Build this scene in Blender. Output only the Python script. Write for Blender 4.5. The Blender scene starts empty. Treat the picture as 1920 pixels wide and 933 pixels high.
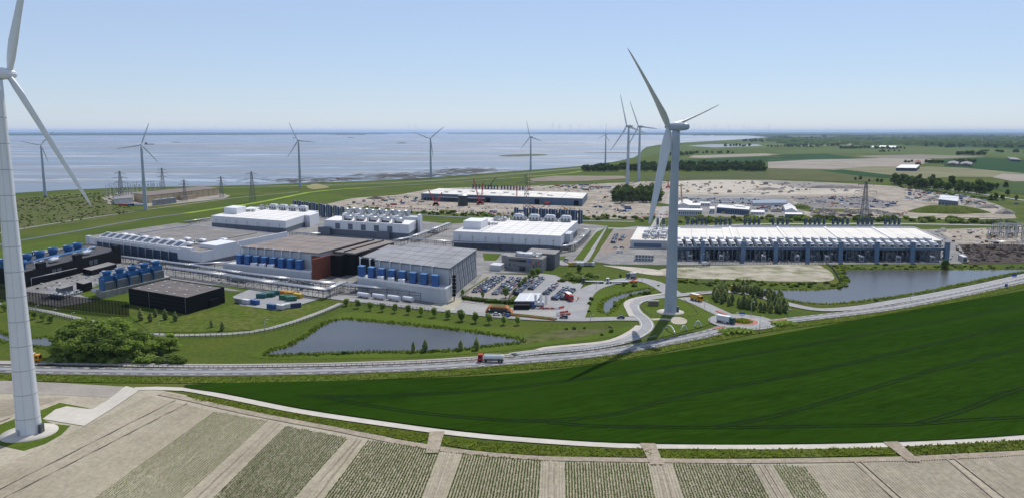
import bpy, bmesh, math, random
import numpy as np
from mathutils import Vector, Matrix, noise as mnoise

# ------------------------------------------------------------------ camera, sky, sun, exposure
sc = bpy.context.scene
F, H = 1480.0, 100.0                     # focal length in photo pixels (1920 wide), camera height in metres
P = math.atan(220 / F)                   # downward pitch
cam_d = bpy.data.cameras.new('camera'); cam = bpy.data.objects.new('camera', cam_d); sc.collection.objects.link(cam)
cam.location = (0, 0, H); cam.rotation_euler = (math.pi/2 - P, 0, 0)
cam_d.sensor_fit = 'HORIZONTAL'; cam_d.sensor_width = 36; cam_d.lens = 36 * F / 1920
cam_d.clip_start = 1; cam_d.clip_end = 200000
sc.camera = cam
SUN_EL, SUN_AZ = math.radians(52.6), math.radians(19.6)     # sun ahead of the camera, a little to the right
w = bpy.data.worlds.new('World'); sc.world = w; w.use_nodes = True
nt = w.node_tree; nt.nodes.clear()
sky = nt.nodes.new('ShaderNodeTexSky'); sky.sky_type = 'NISHITA'; sky.sun_disc = False
sky.sun_elevation = SUN_EL; sky.sun_rotation = SUN_AZ
sky.altitude = 100; sky.air_density = 1.0; sky.dust_density = 0.0; sky.ozone_density = 6.0
bg = nt.nodes.new('ShaderNodeBackground'); bg.inputs['Strength'].default_value = 0.05
wo = nt.nodes.new('ShaderNodeOutputWorld')
veil = nt.nodes.new('ShaderNodeBackground'); veil.inputs['Color'].default_value = (.625,.72,.975,1); veil.inputs['Strength'].default_value = 0.46   # thin even summer haze high up
add = nt.nodes.new('ShaderNodeAddShader')
nt.links.new(sky.outputs[0], bg.inputs['Color']); nt.links.new(bg.outputs[0], add.inputs[0]); nt.links.new(veil.outputs[0], add.inputs[1])
nt.links.new(add.outputs[0], wo.inputs['Surface'])
sl = bpy.data.lights.new('sun', 'SUN'); sl.energy = 4.0; sl.angle = math.radians(0.5); sl.color = (1, 0.95, 0.87)
sun = bpy.data.objects.new('sun', sl); sc.collection.objects.link(sun)
sd = Vector((math.sin(SUN_AZ)*math.cos(SUN_EL), math.cos(SUN_AZ)*math.cos(SUN_EL), math.sin(SUN_EL)))
sun.rotation_euler = sd.to_track_quat('Z', 'Y').to_euler()
sc.view_settings.view_transform = 'Standard'; sc.view_settings.look = 'None'
sc.view_settings.exposure = 0.0; sc.view_settings.gamma = 1.0
sc.cycles.use_denoising = True
sc.cycles.max_bounces = 5; sc.cycles.diffuse_bounces = 2; sc.cycles.glossy_bounces = 2
sc.cycles.transmission_bounces = 3; sc.cycles.volume_bounces = 1; sc.cycles.transparent_max_bounces = 6
sc.cycles.caustics_reflective = False; sc.cycles.caustics_refractive = False

# ------------------------------------------------------------------ helpers
col = sc.collection
rnd = random.Random(7)
def G(u, v, z=0.0):
    """the point at height z that the surveyed photo pixel (u, v) looks at"""
    a = (u-960)/F; b = (466.5-v)/F
    dy = math.cos(P)+b*math.sin(P); dz = -math.sin(P)+b*math.cos(P)
    t = (z-H)/dz
    return Vector((a*t, dy*t, z))
def hgt(u, vb, vt):
    b = G(u, vb); lo, hi = 0, 250
    for _ in range(40):
        m = (lo+hi)/2; Z = m-H
        vv = 466.5-F*(b.y*math.sin(P)+Z*math.cos(P))/(b.y*math.cos(P)-Z*math.sin(P))
        if vv > vt: lo = m
        else: hi = m
    return lo
ORI = {}
def setp(o, label=None, cat=None, group=None, kind=None):
    if label: o['label'] = label
    if cat: o['category'] = cat
    if group: o['group'] = group
    if kind: o['kind'] = kind
    return o
def empty(name, loc, label, cat, group=None, rz=0):
    o = bpy.data.objects.new(name, None); col.objects.link(o); o.location = loc; o.empty_display_size = .1
    o.rotation_euler.z = rz
    ORI[o] = Vector(loc); return setp(o, label, cat, group)
def link(name, me, parent=None, loc=None, rz=0, sc_=None, color=None):
    o = bpy.data.objects.new(name, me); col.objects.link(o)
    if parent is not None: o.parent = parent
    if loc is not None: o.location = loc
    if rz: o.rotation_euler.z = rz
    if sc_ is not None: o.scale = (sc_,)*3 if isinstance(sc_, (int, float)) else sc_
    if color is not None: o.color = (*color, 1)
    return o
class MB:
    def __init__(s): s.v = []; s.f = []; s.m = []; s.mats = []; s.cur = 0; s.sm = []
    def mat(s, m):
        if m not in s.mats: s.mats.append(m)
        s.cur = s.mats.index(m); return s
    def face(s, pts, smooth=False):
        n = len(s.v); s.v += [tuple(p) for p in pts]; s.f.append(tuple(range(n, n+len(pts)))); s.m.append(s.cur); s.sm.append(smooth)
    def hexa(s, p):                          # p: 4 bottom corners ccw, 4 top
        n = len(s.v); s.v += [tuple(q) for q in p]
        for f in ((3,2,1,0),(4,5,6,7),(0,1,5,4),(1,2,6,5),(2,3,7,6),(3,0,4,7)):
            s.f.append(tuple(n+i for i in f)); s.m.append(s.cur); s.sm.append(False)
    def box(s, x0, x1, y0, y1, z0, z1, fr=None):
        q = fr.p if fr else (lambda a, b, c: (a, b, c))
        s.hexa([q(x0,y0,z0),q(x1,y0,z0),q(x1,y1,z0),q(x0,y1,z0),q(x0,y0,z1),q(x1,y0,z1),q(x1,y1,z1),q(x0,y1,z1)]); return s
    def prism(s, poly, z0, z1, taper=1.0):
        n = len(poly); c = sum((Vector((p[0],p[1],0)) for p in poly), Vector())/n
        k = len(s.v)
        s.v += [(p[0],p[1],z0) for p in poly]+[(c.x+(p[0]-c.x)*taper, c.y+(p[1]-c.y)*taper, z1) for p in poly]
        s.f.append(tuple(k+n+i for i in range(n))); s.m.append(s.cur); s.sm.append(False)
        s.f.append(tuple(k+n-1-i for i in range(n))); s.m.append(s.cur); s.sm.append(False)
        for i in range(n):
            j = (i+1) % n; s.f.append((k+i,k+j,k+n+j,k+n+i)); s.m.append(s.cur); s.sm.append(False)
        return s
    def tube(s, p0, p1, r0, r1=None, n=8, cap=True, smooth=True):
        p0 = Vector(p0); p1 = Vector(p1); r1 = r0 if r1 is None else r1
        d = (p1-p0); 
        if d.length < 1e-6: return s
        d.normalize(); a = d.orthogonal().normalized(); b = d.cross(a)
        k = len(s.v)
        for p, r in ((p0,r0),(p1,r1)):
            for i in range(n):
                t = 2*math.pi*i/n; s.v.append(tuple(p+a*(r*math.cos(t))+b*(r*math.sin(t))))
        for i in range(n):
            j = (i+1)%n; s.f.append((k+i,k+j,k+n+j,k+n+i)); s.m.append(s.cur); s.sm.append(smooth)
        if cap:
            s.f.append(tuple(k+n-1-i for i in range(n))); s.m.append(s.cur); s.sm.append(False)
            s.f.append(tuple(k+n+i for i in range(n))); s.m.append(s.cur); s.sm.append(False)
        return s
    def lathe(s, c, prof, n=16):             # prof: list of (r, z)
        c = Vector(c); k = len(s.v)
        for r, z in prof:
            for i in range(n):
                t = 2*math.pi*i/n; s.v.append((c.x+r*math.cos(t), c.y+r*math.sin(t), c.z+z))
        for q in range(len(prof)-1):
            for i in range(n):
                j = (i+1)%n; a = k+q*n
                s.f.append((a+i,a+j,a+n+j,a+n+i)); s.m.append(s.cur); s.sm.append(True)
        a = k+(len(prof)-1)*n
        s.f.append(tuple(a+i for i in range(n))); s.m.append(s.cur); s.sm.append(False)
        return s
    def mesh(s, name, m=None, off=(0,0,0)):
        me = bpy.data.meshes.new(name); o = Vector(off)
        me.from_pydata([(x-o.x,y-o.y,z-o.z) for x,y,z in s.v], [], s.f)
        mats = s.mats if s.mats else [m]
        for q in mats: me.materials.append(q)
        if s.mats: me.polygons.foreach_set('material_index', s.m)
        me.polygons.foreach_set('use_smooth', s.sm)
        me.update(); return me
    def build(s, name, m=None, parent=None):
        off = ORI.get(parent, Vector())
        o = link(name, s.mesh(name, m, off), parent)
        if parent is not None: ORI[o] = off
        return o
    def build_top(s, name, m, loc, label, cat, group=None, kind=None):
        o = link(name, s.mesh(name, m, loc), None, loc); ORI[o] = Vector(loc)
        return setp(o, label, cat, group, kind)
class Fr:
    """local frame of a building: A near-left, B near-right, D far-left corner (world); lengths in metres"""
    def __init__(s, A, B, D):
        s.A = Vector((A[0],A[1],0)); U = Vector((B[0],B[1],0))-s.A; V = Vector((D[0],D[1],0))-s.A
        s.L = U.length; s.W = V.length; s.u = U.normalized(); s.w = V.normalized()
    def p(s, a, b, z): q = s.A+s.u*a+s.w*b; return Vector((q.x, q.y, z))
    def sub(s, a, b, L, W):
        f = Fr.__new__(Fr); f.A = s.p(a,b,0); f.u = s.u; f.w = s.w; f.L = L; f.W = W; return f
def fpx(A, B, D, h): return Fr(G(*A,h), G(*B,h), G(*D,h))
def crom(pts, step=None, closed=False, n=6):
    P_ = [Vector(p) for p in pts]; N = len(P_); out = []
    rng = range(N) if closed else range(N-1)
    for i in rng:
        if closed: p0,p1,p2,p3 = P_[i-1],P_[i],P_[(i+1)%N],P_[(i+2)%N]
        else: p0,p1,p2,p3 = P_[max(i-1,0)],P_[i],P_[i+1],P_[min(i+2,N-1)]
        k = n if step is None else max(1, int((p2-p1).length/step))
        for j in range(k):
            t = j/k
            out.append(0.5*((2*p1)+(p2-p0)*t+(2*p0-5*p1+4*p2-p3)*t*t+(3*p1-p0-3*p2+p3)*t*t*t))
    if not closed: out.append(P_[-1])
    return out
def inpoly(x, y, poly):
    c = False; j = len(poly)-1
    for i in range(len(poly)):
        a, b = poly[i], poly[j]
        if (a[1] > y) != (b[1] > y) and x < (b[0]-a[0])*(y-a[1])/(b[1]-a[1])+a[0]: c = not c
        j = i
    return c
def rand_in(poly, n, rng):
    xs = [p[0] for p in poly]; ys = [p[1] for p in poly]; out = []; k = 0
    while len(out) < n and k < n*60:
        k += 1; x = rng.uniform(min(xs),max(xs)); y = rng.uniform(min(ys),max(ys))
        if inpoly(x, y, poly): out.append((x, y))
    return out
def area(poly): return abs(sum(poly[i-1][0]*poly[i][1]-poly[i][0]*poly[i-1][1] for i in range(len(poly))))/2
PN = [0]
def patch(name, px, z, m, label, smooth=True, world=None, kind='structure', parent=None):
    PN[0] += 1; z += PN[0]*.0006
    w_ = world if world is not None else [G(*p) for p in px]
    if smooth: w_ = crom(w_, closed=True, n=4)
    bm = bmesh.new(); f = bm.faces.new([bm.verts.new((p[0],p[1],z)) for p in w_])
    f.normal_update()
    if f.normal.z < 0: f.normal_flip()
    bmesh.ops.triangulate(bm, faces=[f])
    me = bpy.data.meshes.new(name); bm.to_mesh(me); bm.free(); me.materials.append(m)
    o = link(name, me, parent); setp(o, label if parent is None else None, None, None, kind if parent is None else None)
    return w_
def offs(c, d):
    out = []
    for i in range(len(c)):
        t = (c[min(i+1,len(c)-1)]-c[max(i-1,0)]); t = Vector((t.x,t.y,0)).normalized(); n = Vector((-t.y,t.x,0)); out.append(c[i]+n*d)
    return out
def ribbon(name, c, w0, w1, z, m, label=None, parent=None, kind='structure'):
    a = offs(c, w0); b = offs(c, w1); mb = MB()
    mb.v = [(p.x,p.y,z) for p in a]+[(p.x,p.y,z) for p in b]; n = len(c)
    for i in range(n-1): mb.f.append((i,i+1,n+i+1,n+i)); mb.m.append(0); mb.sm.append(False)
    me = mb.mesh(name, m)
    o = link(name, me, parent)
    if parent is None: setp(o, label, None, None, kind)
    return o
def line(px, step=6): return crom([G(*p) for p in px], step=step)
def dashes(name, c, d, w_, on, gap, z, m, parent):
    mb = MB(); s = 0
    o1 = offs(c, d-w_/2); o2 = offs(c, d+w_/2)
    acc = 0
    for i in range(len(c)-1):
        L = (c[i+1]-c[i]).length; t = 0
        while t < L:
            ph = (acc+t) % (on+gap)
            if ph < on:
                e = min(L, t+on-ph); r0, r1 = t/L, e/L
                q = [o1[i].lerp(o1[i+1],r0),o1[i].lerp(o1[i+1],r1),o2[i].lerp(o2[i+1],r1),o2[i].lerp(o2[i+1],r0)]
                mb.face([(p.x,p.y,z) for p in q]); t = e+1e-4
            else: t += on+gap-ph+1e-4
        acc += L
    return mb.build(name, m, parent)

# ------------------------------------------------------------------ materials
def srgb(r, g, b): return tuple(((x/255)/12.92 if x/255 <= .04045 else ((x/255+.055)/1.055)**2.4) for x in (r,g,b))
MC = {}
def M(name, c, rough=.8, var=.12, scale=.4, c2=None, s2=.03, amt2=.5, bump=0, bscale=None, metal=0, stretch=None, spec=.3, rot=0, c3=None, s3=.006, sharp=.12):
    m = bpy.data.materials.new(name); m.use_nodes = True; t = m.node_tree; N = t.nodes; Lk = t.links
    b = N['Principled BSDF']; b.inputs['Roughness'].default_value = rough; b.inputs['Metallic'].default_value = metal
    b.inputs['Specular IOR Level'].default_value = spec
    g = N.new('ShaderNodeNewGeometry'); vec = g.outputs['Position']
    if stretch:
        mp = N.new('ShaderNodeMapping'); mp.inputs['Scale'].default_value = stretch; mp.inputs['Rotation'].default_value = (0,0,rot)
        mp.vector_type = 'TEXTURE'; Lk.new(vec, mp.inputs[0]); vec = mp.outputs[0]
    def noise(s, det=4):
        n = N.new('ShaderNodeTexNoise'); n.inputs['Scale'].default_value = s; n.inputs['Detail'].default_value = det
        n.inputs['Roughness'].default_value = .6; Lk.new(vec, n.inputs['Vector']); return n
    def mix(fac, a, bb):
        x = N.new('ShaderNodeMix'); x.data_type = 'RGBA'
        if isinstance(fac, float): x.inputs[0].default_value = fac
        else: Lk.new(fac, x.inputs[0])
        for i, q in ((6,a),(7,bb)):
            if isinstance(q, tuple): x.inputs[i].default_value = (*q[:3],1)
            else: Lk.new(q, x.inputs[i])
        return x.outputs[2]
    def ramp(f, lo, hi):
        r = N.new('ShaderNodeMapRange'); r.inputs[1].default_value = lo; r.inputs[2].default_value = hi; Lk.new(f, r.inputs[0]); return r.outputs[0]
    n1 = noise(scale)
    cc = mix(ramp(n1.outputs[0],.3,.7), tuple(x*(1-var) for x in c), tuple(x*(1+var) for x in c))
    if c2 is not None:
        n2 = noise(s2, 6); cc = mix(ramp(n2.outputs[0],.5-sharp,.5+sharp*(2-2*amt2)), cc, mix(ramp(n1.outputs[0],.3,.7), tuple(x*(1-var) for x in c2), tuple(x*(1+var) for x in c2)))
    if c3 is not None:
        n3 = noise(s3, 3); cc = mix(ramp(n3.outputs[0],.52,.72), cc, c3)
    Lk.new(cc, b.inputs['Base Color'])
    if bump:
        bp = N.new('ShaderNodeBump'); bp.inputs['Strength'].default_value = bump; bp.inputs['Distance'].default_value = .3
        nb = noise(bscale or scale*3); Lk.new(nb.outputs[0], bp.inputs['Height']); Lk.new(bp.outputs[0], b.inputs['Normal'])
    MC[name] = m; return m
def Mobj(name, rough=.4, metal=0, var=.06, coat=0):
    """paint that takes the object's own colour"""
    m = bpy.data.materials.new(name); m.use_nodes = True; t = m.node_tree; N = t.nodes; Lk = t.links; b = N['Principled BSDF']
    b.inputs['Roughness'].default_value = rough; b.inputs['Metallic'].default_value = metal
    b.inputs['Coat Weight'].default_value = coat
    oi = N.new('ShaderNodeObjectInfo'); g = N.new('ShaderNodeNewGeometry'); n = N.new('ShaderNodeTexNoise'); n.inputs['Scale'].default_value = .7
    Lk.new(g.outputs['Position'], n.inputs['Vector'])
    r = N.new('ShaderNodeMapRange'); r.inputs[3].default_value = 1-var*2; r.inputs[4].default_value = 1+var; Lk.new(n.outputs[0], r.inputs[0])
    x = N.new('ShaderNodeVectorMath'); x.operation = 'SCALE'; Lk.new(oi.outputs['Color'], x.inputs[0]); Lk.new(r.outputs[0], x.inputs['Scale'])
    Lk.new(x.outputs[0], b.inputs['Base Color']); return m
def Mleaf(name, c, var=.35, trans=.25):
    m = bpy.data.materials.new(name); m.use_nodes = True; t = m.node_tree; N = t.nodes; Lk = t.links
    N.remove(N['Principled BSDF']); out = N['Material Output']
    d = N.new('ShaderNodeBsdfDiffuse'); tr = N.new('ShaderNodeBsdfTranslucent'); mx = N.new('ShaderNodeMixShader'); mx.inputs[0].default_value = trans
    g = N.new('ShaderNodeNewGeometry'); n = N.new('ShaderNodeTexNoise'); n.inputs['Scale'].default_value = .35; n.inputs['Detail'].default_value = 3
    Lk.new(g.outputs['Position'], n.inputs['Vector'])
    oi = N.new('ShaderNodeObjectInfo')
    a = N.new('ShaderNodeMath'); a.operation = 'MULTIPLY_ADD'; a.inputs[1].default_value = .5; a.inputs[2].default_value = 0
    Lk.new(oi.outputs['Random'], a.inputs[0])
    s = N.new('ShaderNodeMath'); s.operation = 'ADD'; Lk.new(n.outputs[0], s.inputs[0]); Lk.new(a.outputs[0], s.inputs[1])
    r = N.new('ShaderNodeMapRange'); r.inputs[1].default_value = .3; r.inputs[2].default_value = 1.15; Lk.new(s.outputs[0], r.inputs[0])
    x = N.new('ShaderNodeMix'); x.data_type = 'RGBA'; Lk.new(r.outputs[0], x.inputs[0])
    x.inputs[6].default_value = (*[q*(1-var) for q in c],1); x.inputs[7].default_value = (c[0]*(1+var*1.5), c[1]*(1+var), c[2]*(1+var*.5),1)
    for q in (d, tr): Lk.new(x.outputs[2], q.inputs['Color'])
    Lk.new(d.outputs[0], mx.inputs[1]); Lk.new(tr.outputs[0], mx.inputs[2]); Lk.new(mx.outputs[0], out.inputs['Surface']); return m
grass = M('grass', (.074,.098,.014), .95, .28, .5, (.055,.088,.012), .025, .5, bump=.5, bscale=1.2, c3=(.11,.115,.024), s3=.012, spec=.05)
grass_long = M('long_grass', (.068,.102,.013), .95, .4, .35, (.10,.115,.025), .06, .35, bump=.8, bscale=.8, spec=.05)
grass_mown = M('mown_grass', (.082,.118,.013), .95, .25, .8, (.064,.102,.012), .05, .5, bump=.3, spec=.05)
heath = M('heath_ground', (.076,.10,.02), .95, .35, .12, (.10,.10,.045), .03, .5, bump=.8, bscale=.5, spec=.05)
wheat = M('wheat', (.019,.047,.0035), 1, .3, .9, (.0145,.038,.003), .045, .5, stretch=(7,1,1), rot=0.397, bump=.9, bscale=2.2, spec=0, c3=(.021,.05,.004), s3=.03)
wheat_dark = M('wheat_track', (.008,.022,.004), .95, .3, .5, spec=.05)
soil = M('field_soil', (.335,.30,.225), .95, .16, .6, (.40,.36,.275), .04, .5, bump=.4, bscale=2, spec=.05)
soil_track = M('rutted_soil', (.29,.245,.185), .95, .25, .7, (.35,.30,.23), .1, .5, bump=.5, spec=.05)
soil_grey = M('grey_soil', (.27,.245,.215), .95, .12, .8, (.33,.30,.26), .05, .5, bump=.4, spec=.05)
concrete = M('track_concrete', (.52,.485,.42), .85, .08, .3, (.46,.43,.37), .07, .5, bump=.1, spec=.2)
asphalt = M('asphalt', (.105,.11,.125), .8, .2, .25, (.15,.15,.155), .08, .5, bump=.1, spec=.3)
asphalt_lt = M('worn_asphalt', (.235,.24,.245), .8, .1, .2, (.28,.28,.275), .06, .5, bump=.1, spec=.3)
path_m = M('service_path', (.33,.325,.305), .85, .1, .25, (.29,.285,.27), .08, .5, spec=.2)
yard_m = M('yard_concrete', (.25,.24,.225), .85, .22, .15, (.16,.16,.16), .05, .5, bump=.1, spec=.2)
sand_m = M('building_site_sand', (.37,.325,.265), .95, .28, .1, (.25,.215,.175), .03, .5, bump=.8, bscale=.3, spec=.05, c3=(.42,.38,.32), s3=.04)
sand_lt = M('pale_sand', (.47,.43,.365), .95, .12, .08, (.40,.36,.295), .03, .5, bump=.4, bscale=.4, spec=.05)
spoil_m = M('grown_over_sand', (.43,.39,.32), .95, .15, .1, (.13,.14,.06), .07, .25, bump=.5, bscale=.4, spec=.05, c3=(.36,.32,.25), s3=.02)
dark_soil = M('dark_soil', (.085,.068,.058), .95, .25, .25, (.06,.05,.045), .06, .5, bump=1, bscale=.6, spec=.05)
paving = M('brick_paving', (.26,.215,.18), .9, .15, .3, (.22,.19,.165), .08, .5, spec=.15)
white_paint = M('white_marking', (.72,.72,.70), .7, .1, .6)
yellow_paint = M('yellow_marking', (.62,.50,.12), .7, .15, .6)
red_asph = M('red_asphalt', (.36,.13,.085), .8, .12, .4)
water = M('pond_water', (.040,.040,.030), .22, .15, .03, (.055,.052,.042), .02, .5, bump=.12, bscale=.9, spec=.5)
ditch_w = M('ditch_water', (.075,.085,.085), .5, .2, .05, bump=.1, bscale=.8, spec=.5)
duckweed = M('duckweed', (.24,.33,.035), .9, .15, .05, (.17,.26,.03), .02, .4, spec=.1)
mud = M('tidal_mud', (.20,.18,.165), .8, .25, .01, spec=.3)
stone_dk = M('dark_rocks', (.075,.065,.058), .9, .4, .02, bump=1, bscale=.1)
white_clad = M('white_cladding', (.70,.71,.73), .5, .04, .2, spec=.4)
white_clad2 = M('pale_grey_cladding', (.50,.52,.54), .55, .05, .2, spec=.4)
grey_clad = M('grey_cladding', (.125,.145,.18), .5, .06, .2, spec=.4)
blue_grey = M('blue_grey_cladding', (.10,.15,.225), .5, .08, .2, spec=.4)
navy = M('navy_cladding', (.024,.055,.11), .5, .1, .3, spec=.4)
black_clad = M('black_cladding', (.010,.010,.012), .7, .15, .4, spec=.1)
cream_roof = M('cream_roof', (.70,.665,.60), .75, .05, .08, (.62,.59,.53), .03, .4, spec=.25)
white_roof = M('white_roof', (.74,.72,.69), .7, .05, .08, (.66,.65,.62), .03, .4, spec=.25)
dark_roof = M('bitumen_roof', (.165,.17,.18), .6, .18, .06, (.225,.23,.245), .035, .5, spec=.4, c3=(.15,.15,.155), s3=.03)
brown_roof = M('weathered_brown_roof', (.215,.19,.175), .85, .15, .06, (.25,.205,.18), .03, .5, spec=.2)
grey_roof = M('grey_roof', (.21,.205,.20), .85, .12, .1, (.26,.25,.24), .04, .5, spec=.2)
steel = M('galvanised_steel', (.42,.44,.46), .4, .12, .6, metal=.5)
steel_dk = M('dark_steel', (.10,.11,.12), .5, .2, .6, metal=.3)
pipe_m = M('pipe_lagging', (.55,.56,.57), .35, .1, .5, metal=.4)
rust_wall = M('rust_panel', (.19,.055,.03), .8, .2, .5)
orange_wood = M('orange_timber', (.36,.12,.035), .75, .2, .8)
blue_box = M('blue_chiller', (.030,.105,.29), .45, .12, .5)
blue_tower = M('blue_cooling_tower', (.032,.125,.285), .5, .14, .5)
louvre = M('louvre', (.09,.10,.11), .5, .2, 1.5)
conc_wall = M('concrete_wall', (.34,.325,.30), .85, .15, .4, (.24,.23,.215), .3, .5)
beige_wall = M('beige_brick', (.52,.41,.25), .85, .1, .15)
brown_flat = M('brown_flat_roof', (.17,.14,.12), .85, .15, .1)
glass_dk = M('dark_glass', (.018,.024,.032), .1, .2, .5, spec=.6)
rubber = M('rubber', (.015,.015,.016), .8, .1, 1)
turb_grey = M('grey_turbine_paint', (.37,.43,.49), .45, .05, .15, (.33,.39,.45), .08, .5, spec=.35)  # blue-grey turbine colour, darker than the white turb paint
hall_roof = M('hall_roof', (.175,.165,.155), .8, .12, .08, (.22,.205,.19), .04, .5, spec=.25)
shed_roof = M('shed_roof', (.115,.105,.10), .85, .15, .12, (.15,.135,.125), .06, .5, spec=.2)
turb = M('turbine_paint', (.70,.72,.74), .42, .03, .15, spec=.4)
turb_seam = M('tower_seam', (.40,.42,.44), .5, .05, .3)
pylon_m = M('pylon_steel', (.17,.185,.20), .6, .2, .4, metal=.3)
timber = M('timber', (.20,.16,.12), .9, .2, .8)
bark = M('bark', (.09,.07,.05), .95, .2, 1)
red_paint = M('red_barrier', (.55,.06,.035), .6, .15, .4)
crane_red = M('crane_red', (.5,.05,.04), .5, .1, .4)
crane_yel = M('crane_yellow', (.55,.27,.03), .5, .1, .4)
paint = Mobj('vehicle_paint', .35, 0, .05, .5)
paint_flat = Mobj('container_paint', .6, 0, .12)
leaf = [Mleaf('leaf_mid', (.20,.31,.075), .5, .5), Mleaf('leaf_dark', (.10,.165,.04), .45, .45), Mleaf('leaf_silver', (.26,.33,.14), .35, .5), Mleaf('leaf_bright', (.16,.22,.03), .45, .45)]
reed_m = Mleaf('reed', (.145,.215,.03), .45, .5)
crop_m = Mleaf('crop_leaf', (.145,.21,.055), .35, .4)
# ------------------------------------------------------------------ ground and water
def make_ground():
    xs = [-90000,-40000,-15000,-7000,-3500,-2000,-1400,-1000]+list(range(-800,801,100))+[1000,1400,2000,3500,7000,15000,40000,90000]
    ys = [-400,-100,50]+list(range(150,1301,50))+[1450,1700,2000,2500,3500,5000,8000,13000,25000,50000,100000]
    mb = MB(); nx = len(xs)
    mb.v = [(x,y,0) for y in ys for x in xs]
    for j in range(len(ys)-1):
        for i in range(nx-1):
            a = j*nx+i; mb.f.append((a,a+1,a+nx+1,a+nx)); mb.m.append(0); mb.sm.append(False)
    o = mb.build('ground', grass); setp(o, 'flat green grassland under the whole site', None, None, 'structure')
make_ground()
def sea_mat():
    m = bpy.data.materials.new('tidal_water'); m.use_nodes = True; t = m.node_tree; N = t.nodes; L = t.links; b = N['Principled BSDF']
    g = N.new('ShaderNodeNewGeometry')
    def nz(scale, stretch, rot, det=5, rough=.6):
        mp = N.new('ShaderNodeMapping'); mp.inputs['Scale'].default_value = stretch; mp.inputs['Rotation'].default_value = (0,0,rot)
        L.new(g.outputs['Position'], mp.inputs[0]); n = N.new('ShaderNodeTexNoise'); n.inputs['Scale'].default_value = scale
        n.inputs['Detail'].default_value = det; n.inputs['Roughness'].default_value = rough; n.inputs['Distortion'].default_value = 1.4
        L.new(mp.outputs[0], n.inputs['Vector']); return n.outputs[0]
    def rmp(f, lo, hi, a=0, c=1):
        r = N.new('ShaderNodeMapRange'); r.inputs[1].default_value = lo; r.inputs[2].default_value = hi; r.inputs[3].default_value = a; r.inputs[4].default_value = c; L.new(f, r.inputs[0]); return r.outputs[0]
    def mix(f, a, c):
        x = N.new('ShaderNodeMix'); x.data_type = 'RGBA'; L.new(f, x.inputs[0])
        for i, q in ((6,a),(7,c)):
            if isinstance(q, tuple): x.inputs[i].default_value = (*q,1)
            else: L.new(q, x.inputs[i])
        return x.outputs[2]
    a = nz(.0011, (.35,1.6,1), .55, 7); c = nz(.0022, (.45,1.5,1), .75, 8, .68); d = nz(.02, (.5,1,1), .5, 4)
    k = mix(rmp(a,.42,.58), (.11,.15,.195), (.195,.205,.215))
    k = mix(rmp(c,.53,.64), k, (.40,.435,.48))
    k = mix(rmp(d,.56,.7), k, (.13,.135,.145))
    L.new(k, b.inputs['Base Color']); L.new(rmp(a,.42,.58,.22,.5), b.inputs['Roughness'])
    b.inputs['Specular IOR Level'].default_value = .5
    bp = N.new('ShaderNodeBump'); bp.inputs['Strength'].default_value = .25; bp.inputs['Distance'].default_value = 1
    L.new(nz(.08,(.6,1.5,1),.5,3), bp.inputs['Height']); L.new(bp.outputs[0], b.inputs['Normal'])
    return m
sea_m = sea_mat()
shore = [(-400,382),(-100,370),(20,363),(120,357),(240,352),(360,350),(480,347.5),(560,344),(680,340),(800,334),(880,328),(960,321.5),(1040,316),(1100,311),(1150,304),(1188,296),(1200,289),(1203,283),(1212,276),(1235,272),(1270,268.5),(1330,265),(1390,261.5),(1440,257.5)]
patch('sea', shore+[(1420,254.5),(1300,252.8),(1000,252),(840,251.5),(840,249),(990,248.6),(990,248.2),(0,248.2),(-700,250),(-700,300)], .35, sea_m, 'tidal estuary with blue-grey water and pale mudflat streaks', smooth=False)
farland = M('far_land', (.02,.035,.025), .95, .5, .0012, (.06,.075,.04), .0005, .35, spec=.02)
patch('far_shore', [(-700,254.2),(0,254.6),(250,254.2),(480,253.2),(640,252),(760,250.8),(845,250.2),(850,249.6),(760,248.7),(500,248.3),(0,248),(-700,248)], 1.2, farland, 'low blue-green far shore across the estuary', smooth=False)
patch('far_coast', [(985,250.8),(1100,252.4),(1250,253.3),(1400,254.6),(1440,257.5),(1480,258.5),(1600,262),(1800,264),(2300,268),(2300,248),(985,248)], 1.2, farland, 'hazy flat land on the horizon behind the fields', smooth=False)
# rocks and weed lines on the flats, islets
def islet(px, m, label):
    patch('mudflat', px, .6, m, label)
islet([(935,292.5),(960,290.5),(1000,289.3),(1022,290),(1024,291.5),(990,293.4),(950,294.2)], M('islet_grass', (.08,.095,.045), .95, .3, .02), 'low grassy islet in the estuary')
islet([(741,268.6),(755,267.6),(763,268.8),(752,269.4)], stone_dk, 'tiny dark mud islet far out in the estuary')
islet([(322,266.8),(334,266.2),(338,267.2),(328,267.6)], stone_dk, 'tiny dark sandbar far out on the left of the estuary')
islet([(1105,286.6),(1190,285.8),(1192,286.6),(1108,287.4)], stone_dk, 'thin dark breakwater reaching into the estuary')
rng = random.Random(3)
mb = MB()
for (c, n, sx, sy) in [(((640,336)),150,110,2.5),(((760,330)),260,80,4),(((880,320)),200,50,3.5),(((560,340)),60,80,2),(((840,325)),120,50,5)]:
    for _ in range(n):
        p = G(c[0]+rng.gauss(0,sx*.6), c[1]+rng.gauss(0,sy*.6)); r = rng.uniform(1.5,7)
        sh = [G(*q) for q in shore[5:13]]
        if p.y < 60+sh[0].y: pass
        n_ = 7; a0 = rng.random()*6; mb.face([(p.x+r*2.2*math.cos(a0+2*math.pi*i/n_)*rng.uniform(.6,1.2), p.y+r*.8*math.sin(a0+2*math.pi*i/n_)*rng.uniform(.6,1.2), .75+rng.random()*.4) for i in range(n_)])
setp(mb.build('weed_rocks', stone_dk), 'dark weed-covered rocks along the tidal shoreline', None, None, 'stuff')

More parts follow.
